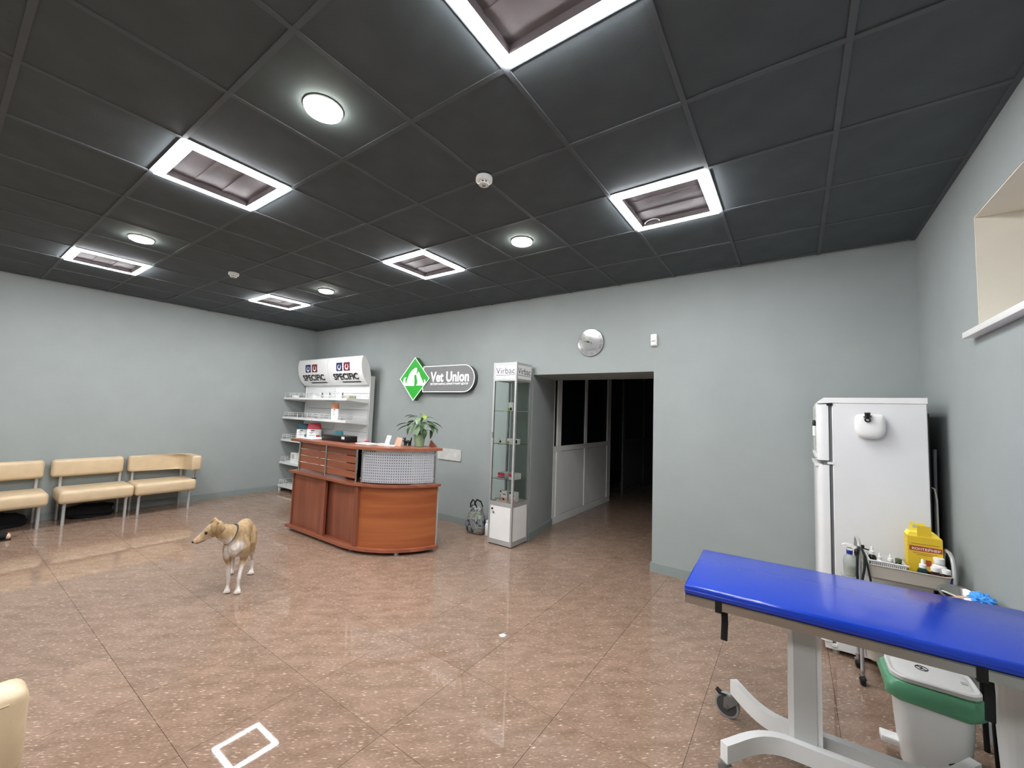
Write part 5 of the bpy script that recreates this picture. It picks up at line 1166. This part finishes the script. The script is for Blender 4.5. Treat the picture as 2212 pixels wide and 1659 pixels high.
def build_dog():
    t = thing('dog', 'tan and white short-haired dog standing with its head turned left', 'dog', (-4.0, 1.67, 0))
    a = MB(); UP = (0, 0, 1)
    trunk = [(-.085, .425, .02, .03), (-.07, .415, .048, .06), (-.03, .412, .068, .082), (.03, .418, .073, .080), (.10, .418, .066, .074), (.18, .405, .068, .084), (.27, .390, .077, .105), (.35, .388, .082, .113), (.41, .392, .075, .105), (.45, .400, .055, .08), (.475, .405, .03, .045)]
    a.tube([dp(f, 0, z) for f, z, _, _ in trunk], [(w, h) for _, _, w, h in trunk], 20, up=UP)
    # neck, turning to the dog's right
    neck = [(dp(.33, 0, .430), .070, .095), (dp(.39, -.010, .452), .066, .092), (dp(.435, -.040, .478), .058, .082), (dp(.462, -.078, .506), .052, .070), (dp(.480, -.112, .534), .046, .054)]
    a.tube([p for p, _, _ in neck], [(r1, r2) for _, r1, r2 in neck], 16)
    hc = Vector((-3.806, 1.402, .556)); nose = Vector((-3.850, 1.262, .474)); hd = (nose-hc).normalized()
    side = hd.cross(Vector((0, 0, 1))).normalized(); up = side.cross(hd).normalized()
    if side.dot(Vector((.93, -.34, 0))) < 0: side = -side
    H = lambda f, s, u: hc+hd*f+side*s+up*u
    head = [(-.055, .0, .032, .034), (-.035, .0, .047, .050), (0, .000, .053, .056), (.030, -.002, .049, .053), (.055, -.004, .041, .046), (.082, -.008, .032, .037), (.110, -.010, .028, .031), (.135, -.011, .025, .026), (.152, -.010, .020, .021), (.162, -.008, .010, .012)]
    a.tube([H(f, 0, u) for f, u, _, _ in head], [(w, h) for _, _, w, h in head], 16, up=tuple(up))
    a.sphere(H(.054, .019, .020), .019); a.sphere(H(.054, -.019, .020), .019)
    for s in (1, -1):       # folded ears
        a.tube([H(-.026, s*.034, .036), H(-.020, s*.048, .052), H(-.004, s*.060, .044), H(.014, s*.064, .012), H(.022, s*.061, -.018)], [(.020, .010), (.027, .009), (.027, .008), (.020, .007), (.006, .005)], 10, up=tuple(side*s))
    # legs: front right, front left
    for s, pf, pl_ in ((-1, .394, -.039), (1, .441, .039)):
        a.tube([dp(.375, s*.050, .42), dp(.385, s*.058, .36), dp(.378, s*.058, .29), dp(.372, s*.052, .245), dp((.372+pf)/2, (s*.052+pl_)/2, .18), dp(pf-.006, pl_, .115), dp(pf-.010, pl_, .06), dp(pf-.002, pl_, .032)],
               [(.034, .05), (.042, .058), (.036, .048), (.024, .031), (.0165, .019), (.0150, .0155), (.0130, .014), (.016, .018)], 12, up=tuple(DF))
        a.sphere(dp(pf-.009, pl_, .115), .0165)
        a.tube([dp(pf-.022, pl_, .018), dp(pf, pl_, .022), dp(pf+.028, pl_, .016)], [(.017, .016), (.024, .021), (.019, .014)], 10, up=UP)
        for k in range(4):
            o = (k-1.5)*.0125; a.sphere(dp(pf+.030-abs(k-1.5)*.006, pl_+o, .013), (.0085, .0085, .012), 8, 6)
    for s, pf, pl_ in ((-1, -.032, -.081), (1, .029, .081)):
        kx = .055+pf*.6
        a.tube([dp(-.01, s*.048, .42), dp(.02, s*.062, .36), dp(kx-.005, s*.070, .29), dp(kx-.015, s*.072, .235), dp(kx-.055, s*.074, .17), dp(pf-.052, pl_*.97, .118), dp(pf-.040, pl_, .065), dp(pf-.022, pl_, .030)],
               [(.040, .062), (.048, .072), (.042, .058), (.031, .040), (.018, .024), (.0135, .017), (.0125, .014), (.015, .017)], 12, up=tuple(DF))
        a.tube([dp(pf-.030, pl_, .016), dp(pf-.008, pl_, .020), dp(pf+.020, pl_, .014)], [(.016, .015), (.022, .019), (.018, .013)], 10, up=UP)
        for k in range(4):
            o = (k-1.5)*.0125; a.sphere(dp(pf+.024-abs(k-1.5)*.006, pl_+o*1.15, .012), (.0085, .0085, .011), 8, 6)
    a.tube([dp(-.07, 0, .44), dp(-.105, -.005, .40), dp(-.12, -.01, .33), dp(-.11, -.015, .26), dp(-.10, -.015, .215)], [.018, .016, .013, .010, .006], 10)
    b = remeshed(a, 0.0048, 5); body = b.build('body', 'dog_coat', t, smooth=80)
    # coat colouring
    org = t.location; me = body.data; ca = me.color_attributes.new('coat', 'FLOAT_COLOR', 'POINT')
    tan, brown, white, dark = (Vector(lin(c)) for c in ('#b59b78', '#957a58', '#d4cac1', '#3c2c20'))
    for i, v in enumerate(me.vertices):
        p = v.co+org; r_ = p-DO; f, l, z = r_.dot(DF), r_.dot(DL), p.z
        n1 = noise.noise(p*14)*.03; n2 = noise.noise(p*30)
        c = tan.lerp(brown, max(0, min(1, .35+n2*.5)))
        q = p-hc; hf, hu, hs = q.dot(hd), q.dot(up), q.dot(side); inhead = q.length < .075 or (hf > 0 and abs(hs) < .06 and abs(hu+.01) < .06 and hf < .2)
        def blend(c, t_, w): return c.lerp(t_, max(0, min(1, w)))
        if not inhead:
            c = blend(c, white, (.245+n1-z)/.05)                                  # legs
            c = blend(c, white, min((f-.405+n1)/.04, (.455+n1-z)/.05, (.066+n1*1.5-abs(l+.012))/.025) if z > .2 else 0)      # chest
            c = blend(c, white, (.315-z+n1)/.03 if (f > .1 and abs(l) < .03) else 0)
            if f > .43 and l < -.02: c = blend(c, white, (.475+.25*(-l-.02)-z+n1)/.03)      # throat
        else:
            if abs(hs) > .044 and hf < .03: c = blend(c, brown, .8)
            c = blend(c, white, (.012-abs(hs))/.012*.8 if hu > .0 and hf > .01 else 0)
            c = blend(c, white, (-.012-hu)/.02*.8 if hf > .05 else 0); c = blend(c, Vector(lin('#c9a688')), (hf-.09)/.05)
            e = min((q-(hd*.064+side*.034+up*.014)).length, (q-(hd*.064-side*.034+up*.014)).length); c = blend(c, dark, (.016-e)/.008)
        ca.data[i].color = (*c, 1)
    MB().sphere(H(.160, 0, -.006), (.012, .012, .010)).build('nose', 'ink_black', t)
    for s in (1, -1): MB().sphere(H(.064, s*.0335, .016), .0072).build('eye', 'ink_black', t)
    MB().tube([H(.150, .016, -.026), H(.12, .024, -.032), H(.088, .030, -.034)], .0022, 6).build('mouth_line', 'ink_black', t)
    # collar and harness
    c0 = dp(.438, -.040, .484); ax = (dp(.470, -.085, .518)-dp(.40, -.012, .462)).normalized()
    u1 = (Vector((0, 0, 1))-ax*ax.z).normalized(); u2 = ax.cross(u1)
    ring = [c0+u1*(.0795*math.sin(q))+u2*(.0585*math.cos(q)) for q in [2*PI*k/28 for k in range(28)]]
    MB().tube(ring, [(.007, .003)]*28, 8, closed=True).build('collar', 'collar_grey', t)
    MB().sphere(c0-u1*.068+u2*.02, (.008, .008, .010)).build('collar_tag', 'chrome', t)
mat('collar_grey', '#43453f', rough=0.8)
build_dog()
